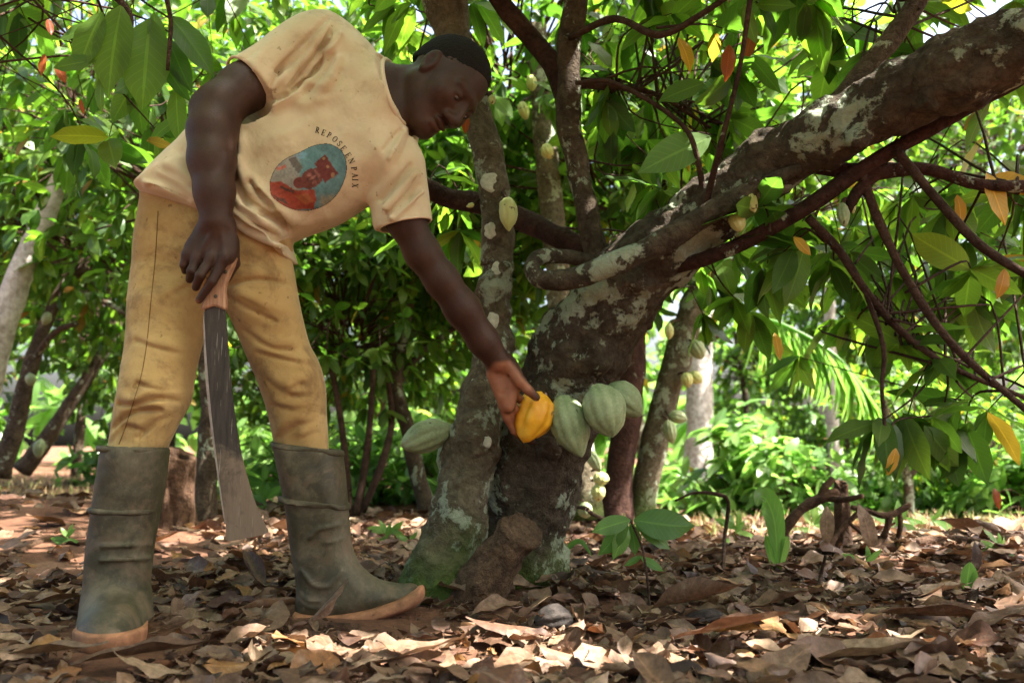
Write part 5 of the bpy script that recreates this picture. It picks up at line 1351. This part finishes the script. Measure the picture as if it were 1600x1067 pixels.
# ------------------------------------------------------------------ pods
def pod_mesh(L, W, seed, ridges=10, tip=.5):
    n, m = 26, 60; rg = np.random.default_rng(seed)
    t = np.linspace(0, 1, n + 1)
    prof = np.sin(np.pi * t ** .90) ** .56
    prof = prof * (1 - .30 * np.clip((t - .70) / .30, 0, 1) ** 1.3 * tip)
    prof[0] = .12; prof[-1] = .03
    neck = 1 - .10 * np.exp(-((t - .09) / .05) ** 2)
    th = np.linspace(0, 2 * math.pi, m, endpoint=False)
    T, TH = np.meshgrid(t, th, indexing='ij')
    env = np.sin(np.pi * np.clip(T, .03, .99)) ** .45
    wob = TH + .05 * np.sin(T * 7 + seed)
    ca = (wob / (2 * math.pi) * 5) % 1; cb = (ca + .5) % 1
    ga = np.exp(-((np.minimum(ca, 1 - ca)) / .13) ** 2); gb = np.exp(-((np.minimum(cb, 1 - cb)) / .10) ** 2)
    groove = 1.02 - env * (.125 * ga + .065 * gb)
    R = (prof * neck)[:, None] * W / 2 * groove
    x, y, z = R * np.cos(TH), R * np.sin(TH), -T * L + L / 2
    v = np.stack([x, y, z], -1)
    wn_ = fbm(v * 75 + seed, 2, seed) * .0016 + fbm(v * 22 + seed, 2, seed) * .0026
    v = v * (1 + (wn_ / (np.linalg.norm(v[..., :2], axis=-1) + .02)))[..., None]
    v[..., 0] += .05 * W * np.sin(T * 3)
    v = v.reshape(-1, 3); idx = np.arange(len(v)).reshape(n + 1, m); nx = np.roll(idx, -1, 1)
    f = np.stack([idx[:-1], idx[1:], nx[1:], nx[:-1]], -1).reshape(-1, 4)
    return np_mesh('rind', v, f)
def pod(label, u, v, Y, ang, Lp, Wp, mat='pod_green', depth=0., stalk=None, group='cacao pods', seed=0, name='cacao_pod'):
    """ang: direction stalk end -> tip in the picture (degrees, 0 = right, -90 = down)"""
    a = math.radians(ang); d = unit(np.array([math.cos(a), depth, math.sin(a)]))
    c = P(u, v, Y); L = px(Lp, Y) / max(.5, math.sqrt(max(1 - (d[1]) ** 2, .25))); W = px(Wp, Y)
    root = empty(name, c); tag(root, label, 'cacao pod', group)
    q = Vector((0, 0, -1)).rotation_difference(Vector(d))
    o = link('rind', pod_mesh(L, W, seed), M[mat], root)
    o.matrix_basis = Matrix.Translation(Vector(c)) @ q.to_matrix().to_4x4() @ Matrix.Rotation(seed * 1.7, 4, 'Z')
    top = c - d * L * .485
    if stalk is None: stalk = top - d * .025 + [0, .02, .012]
    else: stalk = P(*stalk)
    tube('stalk', [np.append(top + d * .004, .0055), np.append((top + stalk) / 2 + [0, 0, .004], .0045), np.append(stalk, .006)], M['twig'], root, 8, 4, .1)
    return root
G1 = 'large pods on the main tree'
pod('ripe yellow orange cacao pod held in the man\'s fingers', 834, 650, 2.178, -112, 82, 64, 'pod_yellow', -.1, (862, 628, 2.33), G1, 1)
pod('grey green cacao pod hanging right beside the yellow one', 893, 664, 2.18, -72, 96, 60, 'pod_green', -.1, (870, 625, 2.32), G1, 2)
pod('broad ribbed grey green cacao pod in front of another, with a dark scar', 944, 642, 2.14, -74, 86, 66, 'pod_green', -.25, (925, 590, 2.26), G1, 3)
pod('grey green cacao pod half hidden behind the broad ribbed one', 974, 626, 2.23, -38, 70, 54, 'pod_green', -.1, (935, 585, 2.32), G1, 4)
pod('pale green cacao pod sticking out sideways left of the slim stem', 665, 683, 2.34, 201, 84, 50, 'pod_green', -.1, (722, 668, 2.36), G1, 5)
pod('green cacao pod mostly hidden behind the slim lichened stem', 705, 716, 2.46, -95, 70, 42, 'pod_green', 0, (715, 668, 2.40), G1, 6)
pod('light green pointed cacao pod high on the slim lichened stem', 793, 333, 2.30, -86, 56, 31, 'pod_lime', -.1, (782, 300, 2.36), G1, 7)
pod('tiny green cacao pod left of the slim stem above the man\'s arm', 735, 321, 2.36, 200, 15, 9, 'pod_lime', 0, (752, 312, 2.38), 'young pods on the main tree', 8)
pod('yellow green spotted cacao pod hanging under the thick limb', 1174, 314, 2.03, -75, 42, 21, 'pod_lime', 0, (1165, 285, 2.08), 'young pods on the main tree', 9)
pod('slim yellow green cacao pod just right of the spotted one', 1193, 297, 2.06, -85, 28, 14, 'pod_lime', 0, (1190, 275, 2.08), 'young pods on the main tree', 10)
pod('blackened yellowish cacao pod lowest under the thick limb', 1151, 347, 2.06, -70, 36, 25, 'pod_lime', 0, (1140, 322, 2.12), 'young pods on the main tree', 11)
pod('dull green cacao pod hanging among leaves right of the limb', 1318, 336, 1.99, -85, 40, 21, 'pod_green', 0, (1322, 312, 2.0), 'young pods on the main tree', 12)
pod('small brownish cacao pod next to the dull green one', 1332, 322, 2.0, -85, 24, 13, 'pod_lime', 0, (1332, 305, 2.0), 'young pods on the main tree', 13)
pod('small green cacao pod low behind the main trunk, uppermost of a small group', 928, 720, 3.9, -60, 36, 20, 'pod_green', 0, (905, 700, 4.2), 'pods low on the rear stem', 14)
pod('yellow green cacao pod of a touching pair low on the rear stem, upper one', 938, 748, 3.95, -95, 24, 24, 'pod_lime', 0, (925, 735, 4.2), 'pods low on the rear stem', 15)
pod('yellow green cacao pod of a touching pair low on the rear stem, lower one', 935, 769, 3.95, -90, 28, 22, 'pod_lime', 0, (925, 750, 4.2), 'pods low on the rear stem', 16)
pod('pale cacao pod near the ground beside the rear stem', 915, 797, 3.8, -85, 26, 23, 'pod_green', 0, (905, 780, 4.2), 'pods low on the rear stem', 17)
G2 = 'pods on the leaning lichened trunk'
pod('small pale cacao pod highest on the leaning lichened trunk', 1045, 518, 4.5, -90, 26, 15, 'pod_lime', 0, (1060, 500, 4.6), G2, 18)
pod('pale green cacao pod on the right side of the leaning lichened trunk', 1090, 547, 4.6, -65, 32, 25, 'pod_green', 0, (1075, 532, 4.65), G2, 19)
pod('left one of two round cacao pods side by side on the leaning trunk', 1074, 593, 4.58, -80, 24, 19, 'pod_lime', 0, (1058, 585, 4.65), G2, 20)
pod('right one of two round cacao pods side by side on the leaning trunk', 1087, 590, 4.62, -40, 24, 20, 'pod_lime', 0, (1062, 580, 4.7), G2, 21)
pod('cacao pod pointing right, low on the leaning lichened trunk', 1059, 652, 4.6, -12, 32, 20, 'pod_green', 0, (1038, 640, 4.65), G2, 22)
pod('drooping oval cacao pod lowest on the leaning lichened trunk', 1047, 674, 4.55, -80, 38, 21, 'pod_green', 0, (1035, 650, 4.65), G2, 23)
G3 = 'small pods on the pale rear stem'
pod('whitish small cacao pod sunlit on the pale rear stem', 856, 237, 4.15, -70, 28, 21, 'pod_lime', 0, (850, 218, 4.25), G3, 24)
pod('whitish cacao pod left of the pale rear stem', 818, 173, 4.2, -75, 32, 18, 'pod_lime', 0, (840, 150, 4.3), G3, 25)
pod('small round cacao pod near the top of the pale rear stem', 830, 130, 4.15, -85, 26, 18, 'pod_lime', 0, (842, 115, 4.3), G3, 26)
pod('tiny pale cacao pod just right of the man\'s forehead', 769, 156, 2.33, -85, 17, 13, 'pod_lime', 0, (752, 150, 2.36), G3, 27)
G4 = 'pods on the far left trunk'
pod('green cacao pod low on the far left leaning trunk', 62, 700, 6.0, -95, 30, 18, 'pod_green', 0, (45, 680, 6.15), G4, 28)
pod('grey green cacao pod halfway up the far left leaning trunk', 48, 593, 6.0, -80, 22, 16, 'pod_green', 0, (42, 580, 6.15), G4, 29)
pod('cacao pod near the top of the far left leaning trunk', 72, 498, 6.0, -110, 24, 14, 'pod_green', 0, (78, 480, 6.15), G4, 30)
pd = G(826, 888)
r0 = pod('cut open yellow green cacao pod lying on the litter behind the cut stub', 826, 879, pd[1] - .05, 100, 26, 30, 'pod_lime', -.3, None, 'cacao pods lying on the ground', 31)
tag(r0, cat='cacao pod')
# dark rotten husks
for lab, u, v, ang, Lp, Wp in (('black rotten cacao pod husk lying in front of the mossy stem', 866, 972, 10, 66, 44), ('small grey rotten pod between the boots at the bottom edge', 356, 1028, 160, 50, 34), ('dark rotten pod husk in the leaf litter right of the seedling', 1105, 960, -15, 70, 24)):
    g = G(u, v + 14); a = math.radians(ang)
    rr = empty('pod_husk', g); tag(rr, lab, 'pod husk', 'rotten pod husks on the litter')
    L, W = px(Lp, g[1]), px(Wp, g[1])
    o = link('rind', pod_mesh(L, W, u), M['pod_black'], rr)
    q = Vector((0, 0, -1)).rotation_difference(Vector((math.cos(a), .25, .05)))
    o.matrix_basis = Matrix.Translation(Vector(g + [0, 0, W * .36])) @ q.to_matrix().to_4x4()

# ------------------------------------------------------------------ leaf litter
rg = np.random.default_rng(77)
def litter_mats(n, y0, y1, L0, L1, zmax, tilt):
    y = y0 * (y1 / y0) ** rg.random(n); x = (rg.random(n) * 2 - 1) * (.66 * y + .25)
    u_, v_, _ = project(np.stack([x, y, gh(x, y)], -1))
    bare = fbm(np.stack([x * 1.1, y * 1.1, 0 * x], -1), 2, 31)
    path = (u_ < 330) & (y > 2.6) & (y < 5.5)
    keep = (rg.random(n) < np.where(path, .12, np.clip(1.05 - .55 * (bare > .25), 0, 1)))
    x, y = x[keep], y[keep]; n = len(x)
    a = rg.random(n) * 6.283
    d = np.stack([np.cos(a), np.sin(a), rg.normal(0, tilt * .6, n)], -1)
    L = L0 + (L1 - L0) * rg.random(n) ** 1.6
    m = leaf_mats(np.stack([x, y, gh(x, y) + .006 + zmax * rg.random(n) ** 2], -1), d, L, .9 + .5 * rg.random(n), rg, (0, 0, 1), tilt)
    flip = rg.random(n) < .4; m[flip, :3, 2] *= -1
    m[:, :3, 3] -= m[:, :3, 1] * .5
    low = np.minimum(0, m[:, 2, 3] + m[:, 2, 1] * 1.0 - gh(m[:, 0, 3] + m[:, 0, 1], m[:, 1, 3] + m[:, 1, 1])); low0 = np.minimum(0, m[:, 2, 3] - gh(m[:, 0, 3], m[:, 1, 3]))
    m[:, 2, 3] -= np.minimum(low, low0) * .8
    return m
big = litter_mats(4000, 1.25, 4.6, .06, .165, .032, .27)
med = litter_mats(11000, 1.2, 5.5, .022, .085, .022, .48)
farl = litter_mats(2600, 3.6, 9.5, .10, .22, .02, .25)
crumb = litter_mats(10000, 1.2, 3.6, .010, .035, .012, .6)
# keep the feet and the trunk free of leaves cutting through them
def clear(m, q=1.0):
    c = m[:, :3, 3] + m[:, :3, 1] * .5; k = np.ones(len(m), bool)
    for x0, y0, x1, y1, r in ((P(176, 1000, 1.58)[0], 1.58, P(190, 1000, 1.96)[0], 1.96, .15), (P(470, 970, 2.05)[0], 2.05, P(655, 940, 2.05)[0], 2.05, .13), (P(545, 970, 1.90)[0], 1.90, P(660, 950, 1.90)[0], 1.90, .12)):
        a = np.array([x0, y0]); b_ = np.array([x1, y1]); e = b_ - a
        t_ = np.clip(((c[:, :2] - a) @ e) / (e @ e), 0, 1)
        k &= np.linalg.norm(c[:, :2] - a - t_[:, None] * e, axis=1) > r * q
    return m[k]
big = clear(big); med = clear(med, .62); crumb = clear(crumb, .4)
lit = empty('leaf_litter', (0, 2.2, 0)); tag(lit, 'thick carpet of dry brown leaves covering the plantation floor', 'leaf litter', kind='stuff')
c = big[:, :3, 3] + big[:, :3, 1] * .5; u_, v_, w_ = project(c)
size = np.where((u_ > 0) & (u_ < 1600) & (v_ < 1067), np.linalg.norm(big[:, :3, 1], axis=1) / w_, 0)
order = np.argsort(-size)
leaf_objects('leaf', big[order[:290]], LIT, M['litter'], rg, lit)
o = blades('leaves', big[order[290:]], LIT, M['litter'], rg, lit); o['kind'] = 'stuff'
o = blades('small_leaves', np.concatenate([med, farl]), LITLO, M['litter'], rg, lit); o['kind'] = 'stuff'
o = blades('crumbs', crumb, LITLO, M['litter'], rg, lit); o['kind'] = 'stuff'

# big fallen leaves one can point at
def fallen(label, u, v, ang, L, W, curl, lift=.02, tilt=.1, rn=.2, seed=0, roll=0.):
    g = G(u, v); a = math.radians(ang)
    vv, f, uv = leaf_geo(14, 8, W, -.05, .1, .012, .15, curl, .12, seed)
    d = unit(np.array([math.cos(a), math.sin(a), tilt])); h = np.array([roll * -math.sin(a), roll * math.cos(a), 1.0]); nn = unit(h - (h @ d) * d); sd = np.cross(d, nn)
    m = np.stack([sd * L, d * L, nn * L], 1)
    w = (vv - [0, .5, 0]) @ m.T; w = w + g; 
    w[:, 2] += float(gh(g[0], g[1])) - g[2] + lift - min(0, (w[:, 2] - gh(w[:, 0], w[:, 1])).min())
    o = link('fallen_leaf', np_mesh('fallen_leaf', w, f, True, np.full(len(w), rn), uv), M['litter'])
    tag(o, label, 'dry leaf', 'large fallen leaves')
fallen('broad pale dry leaf lying flat beside the front boot\'s left side', 85, 962, -10, .24, .42, .35, .02, .12, .60, 3)
fallen('long dark red leaf rolled like a tube, beyond the black husk at right', 1090, 985, -40, .24, .40, 1.5, .03, .28, .46, 4, .5)
fallen('long smooth brown folded leaf at the lower right', 1480, 985, -28, .30, .34, 1.1, .02, .0, .13, 5)
fallen('large tan torn leaf with a pale rim at the bottom, right of centre', 1150, 1035, -30, .24, .45, .7, .03, .25, .93, 6)
fallen('curled brown leaf arching between the two boots', 395, 925, 120, .24, .30, 1.9, .02, .30, .12, 7)
fallen('reddish brown rolled leaf leaning by the second boot\'s heel', 425, 965, 20, .20, .30, 1.6, .02, .0, .45, 8)
fallen('tan leaf standing crumpled under the raised boot sole', 515, 990, 60, .15, .55, -.8, .03, .5, .74, 9, .8)
fallen('brown glossy leaf in the bottom left corner', 60, 1045, 8, .24, .45, .6, .015, .05, .13, 10)
fallen('dark maroon leaf along the bottom edge left of centre', 230, 1048, 15, .24, .38, .9, .015, .05, .46, 11)
fallen('large brown leaf lying at the bottom edge under the toe', 640, 1050, 25, .22, .42, .6, .015, .1, .74, 12)
fallen('wrinkled pale leaf with ruffled edge at the far right', 1560, 1000, 20, .18, .45, .6, .025, .15, .86, 13)
fallen('grey brown leaf beside the single green blade at right', 1470, 945, 15, .20, .42, .8, .02, .1, .60, 14)
fallen('big chestnut brown leaf in the bottom right corner', 1370, 1050, -12, .28, .42, .8, .015, .1, .10, 15)
fallen('light brown cupped leaf left of the black husk', 790, 1010, 200, .17, .5, -.8, .02, .15, .86, 16)
# twigs, sticks and roots on the floor
def stick(label, rows, mat='dead_wood', name='fallen_branch', extra=()):
    root = empty(name, rows[0][:3]); tag(root, label, 'branch' if name != 'root' else 'root')
    tube('stem', rows, M[mat], root, 9, 6, .22, 30, len(label))
    for e in extra: tube('side_branch', e, M[mat], root, 7, 6, .2, 30, len(label))
def gp(u, v, rp, dz=0.0):
    g = G(u, v); return np.append(g + [0, 0, dz + px(rp, g[1]) * .6], px(rp, g[1]))
stick('mossy root snaking along the floor between the boots', [gp(560, 990, 10), gp(470, 985, 10), gp(390, 995, 14), gp(320, 1010, 13), gp(270, 1035, 9), gp(240, 1060, 8)], 'dead_wood', 'root')
stick('thick bent dead branch rising beside the tall green blade', [gp(1212, 872, 9), pr(1222, 835, 3.0, 8), pr(1248, 800, 3.0, 8), pr(1284, 777, 3.0, 8), pr(1310, 769, 3.0, 6)], 'dead_wood', 'dead_branch',
      [[pr(1280, 778, 3.0, 6), pr(1290, 761, 3.0, 6), pr(1302, 747, 3.0, 5)], [pr(1292, 778, 3.0, 5), pr(1320, 780, 2.95, 5), pr(1348, 775, 2.9, 4)]])
stick('forked dead branch crossing in front of the broken stump', [gp(1292, 868, 4), pr(1310, 832, 3.05, 4), pr(1340, 802, 3.05, 4), pr(1350, 797, 3.05, 4), pr(1385, 806, 3.05, 5), pr(1410, 795, 3.05, 5), pr(1422, 787, 3.05, 4)], 'dead_wood', 'dead_branch',
      [[pr(1390, 806, 3.05, 6), pr(1385, 828, 3.05, 5), pr(1375, 848, 3.05, 5), gp(1360, 872, 4)], [pr(1405, 798, 3.05, 4), pr(1407, 820, 3.05, 4), pr(1402, 850, 3.05, 4), gp(1402, 868, 3)], [pr(1330, 792, 3.05, 4), pr(1350, 797, 3.05, 4)], [pr(1325, 815, 3.05, 3), pr(1360, 845, 3.05, 3), gp(1375, 865, 3)]])
stick('thin curved twig standing left of the tall green blade', [gp(1130, 895, 3), pr(1132, 840, 2.9, 3), pr(1138, 785, 2.9, 3), pr(1120, 772, 2.9, 3), pr(1085, 770, 2.9, 2), pr(1055, 782, 2.9, 2)], 'twig', 'twig')
stick('long fallen stick lying across the litter at right', [gp(1020, 868, 5), gp(1130, 880, 6), gp(1215, 892, 6), gp(1300, 888, 5), gp(1380, 880, 5)], 'dead_wood')
stick('straight pole half buried across the litter ridge at far right', [gp(1240, 866, 7), gp(1350, 868, 8), gp(1480, 874, 8), gp(1620, 876, 8)], 'dead_wood')
stick('thin stick lying on the litter below the far right pole', [gp(1355, 885, 3), gp(1440, 890, 3), gp(1530, 892, 3)], 'cut_wood')
stick('small upright twig poking from the litter right of the seedling', [gp(1275, 940, 3), pr(1282, 900, 2.35, 3), pr(1290, 868, 2.3, 2)], 'twig', 'twig')
stick('dark stick slanting over the litter at the left edge', [gp(-10, 890, 4), gp(60, 850, 5), gp(130, 840, 6)], 'dead_wood')
stick('thin twig arching near the rear stem\'s foot', [gp(845, 800, 2), pr(900, 792, 3.2, 3), pr(930, 805, 3.2, 3), gp(965, 822, 3)], 'twig', 'twig')
# broken stump at right
def stump(label, u, v, Y, wp, hp, seed, mat='cut_wood', splinters=5):
    b_ = ground_at(u, Y); root = empty('tree_stump', b_); tag(root, label, 'stump')
    r = px(wp, Y) / 2; h = px(hp, Y)
    s = SDF(b_ - [r * 2.4, r * 2.4, .05], b_ + [r * 2.4, r * 2.4, h * 1.25], max(.005, r / 14))
    s.cone(b_, b_ + [r * .1, 0, h], r * 1.15, r * .9, .02); rg1 = np.random.default_rng(seed)
    for k in range(splinters):
        a = k * 6.283 / splinters + rg1.random(); s.cone(b_ + [r * math.cos(a), r * math.sin(a), 0], b_ + [r * .8 * math.cos(a), r * .8 * math.sin(a), h * rg1.uniform(.8, 1.1)], r * .42, r * .22, .012)
    s.clip(b_ + [0, 0, h * 1.02], (rg1.uniform(-.5, .5), -.25, 1)); s.cone(b_ + [r * .1, -r * .1, h * .75], b_ + [r * .1, -r * .3, h * 1.3], r * .5, r * .7, .01, True)
    v_, f_ = s.geo(); v_ = v_ + r * .20 * np.stack([fbm(v_ * [26, 26, 5], 3, 1), fbm(v_ * [26, 26, 5], 3, 2), 0 * v_[:, 0]], -1)
    link('wood', np_mesh('wood', v_, f_), M[mat], root)
    return root
stump('weathered hollow stump behind the front boot', 278, 825, 4.05, 50, 112, 4, 'dead_wood', 7)
stump('dark broken stump among dead branches at right', 1312, 860, 3.2, 23, 100, 5, 'dead_wood', 5)
stump('short sunlit reddish stump behind the main trunk', 860, 806, 5.0, 36, 52, 6, 'cut_wood', 5)
# bark leaves stuck to it
for lab, u, v, ang, Lp in (('dry leaf hanging from the dead branches left of the broken stump', 1292, 790, -95, 62), ('dark pointed dry leaf standing right of the broken stump', 1362, 862, 98, 75), ('dark pointed dry leaf standing behind the single green blade', 1522, 895, 80, 48), ('dark red dry leaf hanging at the far right over the bright bushes', 1553, 762, -80, 34)):
    o = one_leaf('dry_leaf', u, v, 2.95 if v < 870 and u < 1500 else 2.6, ang, Lp, M['litter'], None, 1.0, .3, 3); tag(o, lab, 'dry leaf')
    if u == 1553: o.data.materials[0] = M['leaf_red']

# ------------------------------------------------------------------ small plants
def blade_leaf(name, rows, w0, mat, parent, fold=.3, n=16):
    """strap leaf along a px path; rows u,v,Y ; w0 width px"""
    c = spline(np.array([P(*r) for r in rows]), 6); m = len(c)
    t_ = np.linspace(0, 1, m); tan = unit(np.gradient(c, axis=0)); side = unit(np.cross(tan, [0, -1, .15]))
    nrm = np.cross(side, tan)
    w = px(w0, rows[0][2]) / 2 * np.clip(.14 + t_ / .30, 0, 1) * np.clip(np.sin(np.pi * (t_ ** 1.4 * .90 + .08)) ** .8, .02, 1)
    vs = []; uvs = []
    for q in (-1, -.5, 0, .5, 1):
        vs.append(c + side * (q * w)[:, None] + nrm * (fold * abs(q) * w)[:, None]); uvs.append(np.stack([np.full(m, q * .5 + .5), t_], -1))
    v = np.stack(vs, 1).reshape(-1, 3); uv = np.stack(uvs, 1).reshape(-1, 2)
    idx = np.arange(len(v)).reshape(m, 5); f = np.stack([idx[:-1, :-1], idx[:-1, 1:], idx[1:, 1:], idx[1:, :-1]], -1).reshape(-1, 4)
    return link(name, np_mesh(name, v, f, True, np.full(len(v), random.random() * .5), uv), mat, parent)
def plant(label, u, v, name='seedling', cat='plant'):
    r = empty(name, G(u, v)); tag(r, label, cat); return r
p = plant('tall broad green blade bending over at its tip, right of the seedling', 1215, 898); Yb = G(1215, 898)[1]
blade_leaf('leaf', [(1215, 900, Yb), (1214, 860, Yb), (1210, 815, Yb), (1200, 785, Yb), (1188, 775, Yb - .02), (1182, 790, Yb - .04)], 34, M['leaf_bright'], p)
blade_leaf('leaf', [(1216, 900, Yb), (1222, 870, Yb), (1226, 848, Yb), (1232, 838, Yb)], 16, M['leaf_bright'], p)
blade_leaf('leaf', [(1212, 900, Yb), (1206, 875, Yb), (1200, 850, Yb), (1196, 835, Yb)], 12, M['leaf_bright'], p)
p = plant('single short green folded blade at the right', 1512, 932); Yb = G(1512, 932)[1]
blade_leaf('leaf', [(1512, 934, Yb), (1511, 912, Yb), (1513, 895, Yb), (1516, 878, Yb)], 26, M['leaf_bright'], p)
blade_leaf('leaf', [(1513, 934, Yb), (1519, 915, Yb), (1524, 888, Yb)], 14, M['leaf_bright'], p)
p = plant('young cacao seedling with large drooping green leaves in front of the rear stem', 1015, 965); Yb = G(1015, 965)[1]
tube('stem', [np.append(G(1015, 965), .003), pr(1012, 910, Yb, 2), pr(1003, 855, Yb, 2), pr(985, 812, Yb, 2)], M['twig'], p, 6)
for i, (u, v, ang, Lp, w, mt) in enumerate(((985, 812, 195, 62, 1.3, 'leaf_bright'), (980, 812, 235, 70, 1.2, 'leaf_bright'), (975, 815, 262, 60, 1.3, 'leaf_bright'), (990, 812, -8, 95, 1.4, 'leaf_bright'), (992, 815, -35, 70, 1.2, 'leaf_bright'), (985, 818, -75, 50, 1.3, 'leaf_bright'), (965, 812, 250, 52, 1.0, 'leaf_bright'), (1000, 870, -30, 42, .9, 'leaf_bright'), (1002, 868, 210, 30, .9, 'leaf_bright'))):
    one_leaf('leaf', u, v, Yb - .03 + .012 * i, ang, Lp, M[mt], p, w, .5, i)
p = plant('thin arching grass tuft left of the seedling', 865, 898, 'grass_tuft'); Yb = G(865, 898)[1]
for rows in ([(856, 898, Yb), (856, 868, Yb), (866, 845, Yb), (885, 838, Yb)], [(870, 898, Yb), (880, 865, Yb), (905, 845, Yb), (925, 868, Yb)], [(862, 898, Yb), (848, 872, Yb), (840, 862, Yb)]):
    blade_leaf('leaf', rows, 8, M['leaf_bright'], p)
SM = [('small leafy sprout left of the mossy stem\'s foot', 605, 848, 45), ('tiny seedling among litter behind the second boot', 640, 858, 30), ('small seedling with three leaves under the dead branches', 1355, 895, 44), ('low sprout at the foot of the thin stem clump', 545, 800, 50), ('green sprout on the bare path at the far left', 105, 850, 34), ('broad leaved sprout left of the tall green blade', 1150, 850, 52), ('leafy weed between stump and dead branches', 1400, 845, 55), ('leafy weed behind the broken stump', 1270, 842, 50), ('leaf tuft beside the dark rear stem', 845, 825, 40), ('green sprout beside the hollow stump', 415, 800, 42), ('low green plant under the sideways pod', 690, 800, 60), ('weed in the sunlit strip right of centre', 1455, 838, 50), ('small weed on the litter ridge at far right', 1560, 870, 44)]
for i, (lab, u, v, sz) in enumerate(SM):
    g = G(u, v); Yb = g[1]; p = plant(lab, u, v, 'sprout')
    rg1 = np.random.default_rng(i + 400)
    tube('stem', [np.append(g - [0, 0, .01], .0022), np.append(g + [0, 0, px(sz * .3, Yb)], .0018), np.append(g + [0.01, 0, px(sz * .5, Yb)], .0012)], M['leaf_bright'], p, 5)
    for k in range(6):
        a = 20 + 140 * k / 5 + rg1.uniform(-15, 15)
        one_leaf('leaf', u + rg1.uniform(-2, 2), v - sz * rg1.uniform(.15, .5), Yb + rg1.uniform(-.03, .03), a if k % 3 else -20 * (1 if a < 90 else -1) + (180 if a > 90 else 0), sz * rg1.uniform(.5, .9), M['leaf_bright'], p, .85, .5, k)
# low bushes
rg = np.random.default_rng(91)
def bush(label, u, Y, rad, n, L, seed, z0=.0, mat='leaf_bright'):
    b_ = ground_at(u, Y); root = empty('bush', b_); tag(root, label, 'bush', 'low bushes')
    rg1 = np.random.default_rng(seed); d = unit(rg1.normal(0, 1, (n, 3))); d[:, 2] = np.abs(d[:, 2])
    pts = b_ + d * (np.array(rad) * (.4 + .6 * rg1.random((n, 1)))) + [0, 0, z0]
    v_, f_ = twig_geo(pts, np.repeat(b_[None], n, 0) + rg1.normal(0, .03, (n, 3)) * [1, 1, 0], rg1, .006, .002); link('stems', np_mesh('stems', v_, f_), M['twig'], root)
    B_, D_, L_ = whorls(pts, unit(d + [0, 0, .3]), rg1, (4, 8), L, .4)
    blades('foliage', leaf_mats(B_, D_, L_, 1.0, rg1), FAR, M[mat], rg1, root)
for i, (lab, u, Y, rad, n, L) in enumerate((('leafy bush behind the second boot', 480, 6.0, (.7, .5, .7), 90, .17), ('leafy bush left of the crooked stem, under the arm', 590, 6.3, (.6, .5, .75), 90, .17), ('bush between crooked stem and slim lichened stem', 715, 6.0, (.5, .5, .8), 80, .16), ('bright bush left of the pale tree\'s foot', 1040, 8.4, (.4, .5, .5), 60, .17), ('bright large leaved bush just right of the pale tree', 1165, 7.4, (.55, .5, .95), 120, .22), ('bright bush behind the thick bent dead branch', 1240, 7.0, (.5, .5, .7), 90, .18), ('bush at the right behind the dead branches', 1360, 7.6, (.7, .5, .6), 100, .17), ('bush under the forked sapling', 1490, 7.2, (.6, .5, .65), 90, .18), ('bush at the right edge of the picture', 1600, 6.6, (.6, .5, .8), 90, .2), ('low bush at the left behind the bare path', 190, 8.5, (.6, .5, .5), 70, .17), ('bush visible between the man\'s boots', 390, 7.2, (.55, .5, .55), 80, .16), ('bush behind the mossy foot of the main tree', 800, 7.0, (.5, .5, .8), 80, .17))):
    bush(lab, u, Y, rad, n, L, 500 + i)
# palm frond
pf = empty('palm', ground_at(1180, 6.0)); tag(pf, 'drooping feathered palm frond in front of the bright bushes at right', 'palm')
bp = ground_at(1180, 7.4)
rach = spline(stem_px([(1130, 520, 6.3, 4), (1190, 500, 6.2, 4), (1250, 520, 6.1, 3), (1310, 560, 6.0, 3), (1350, 610, 6.0, 2), (1380, 665, 6.0, 1)]), 10)
v, f = tube_geo(rach, 6); link('rachis', np_mesh('rachis', v, f), M['leaf_bright'], pf)
tube('stem', [np.append(ground_at(985, 6.4), .03), pr(1000, 760, 6.4, 6), pr(1030, 650, 6.35, 5), pr(1070, 560, 6.35, 5), pr(1130, 520, 6.3, 4)], M['twig'], pf, 8)
ms = []; rg1 = np.random.default_rng(8)
for i in range(8, len(rach) - 1):
    for q in range(2):
        d_ = np.array([.30 + .25 * i / len(rach) - .25 * q, -.25 + .5 * q, -1.0]) + rg1.normal(0, .08, 3)
        ms.append((rach[i, :3] + (rach[i + 1, :3] - rach[i, :3]) * rg1.random(), d_, px(105 - 1.1 * abs(i - 22), 6.0)))
mm = leaf_mats(np.array([a[0] for a in ms]), np.array([a[1] for a in ms]), np.array([a[2] for a in ms]), .20, rg1, (1, -.4, .2), .2)
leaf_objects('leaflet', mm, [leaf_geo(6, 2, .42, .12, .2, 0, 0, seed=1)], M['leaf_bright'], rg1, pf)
# dry grass in the sunlit strip
n = 2600; y = rg.uniform(3.7, 9.5, n); x = y * rg.uniform(.12, .62, n)
k2 = rg.random(n) < .9; y2 = rg.uniform(5.8, 11, 1500); x2 = y2 * rg.uniform(-.6, -.28, 1500)
x, y = np.append(x[k2], x2), np.append(y[k2], y2)
d = np.stack([rg.normal(0, .35, len(x)), rg.normal(0, .35, len(x)), np.ones(len(x))], -1)
m = leaf_mats(np.stack([x, y, gh(x, y) - .005], -1), d, rg.uniform(.04, .13, len(x)), .16, rg, (0, -1, .2), .6)
o = blades('grass', m, [leaf_geo(3, 1, .3, .3, 0, 0, 0, seed=2)], M['grass'], rg); tag(o, 'dry sunlit grass beyond the litter ridge', 'grass', kind='stuff')
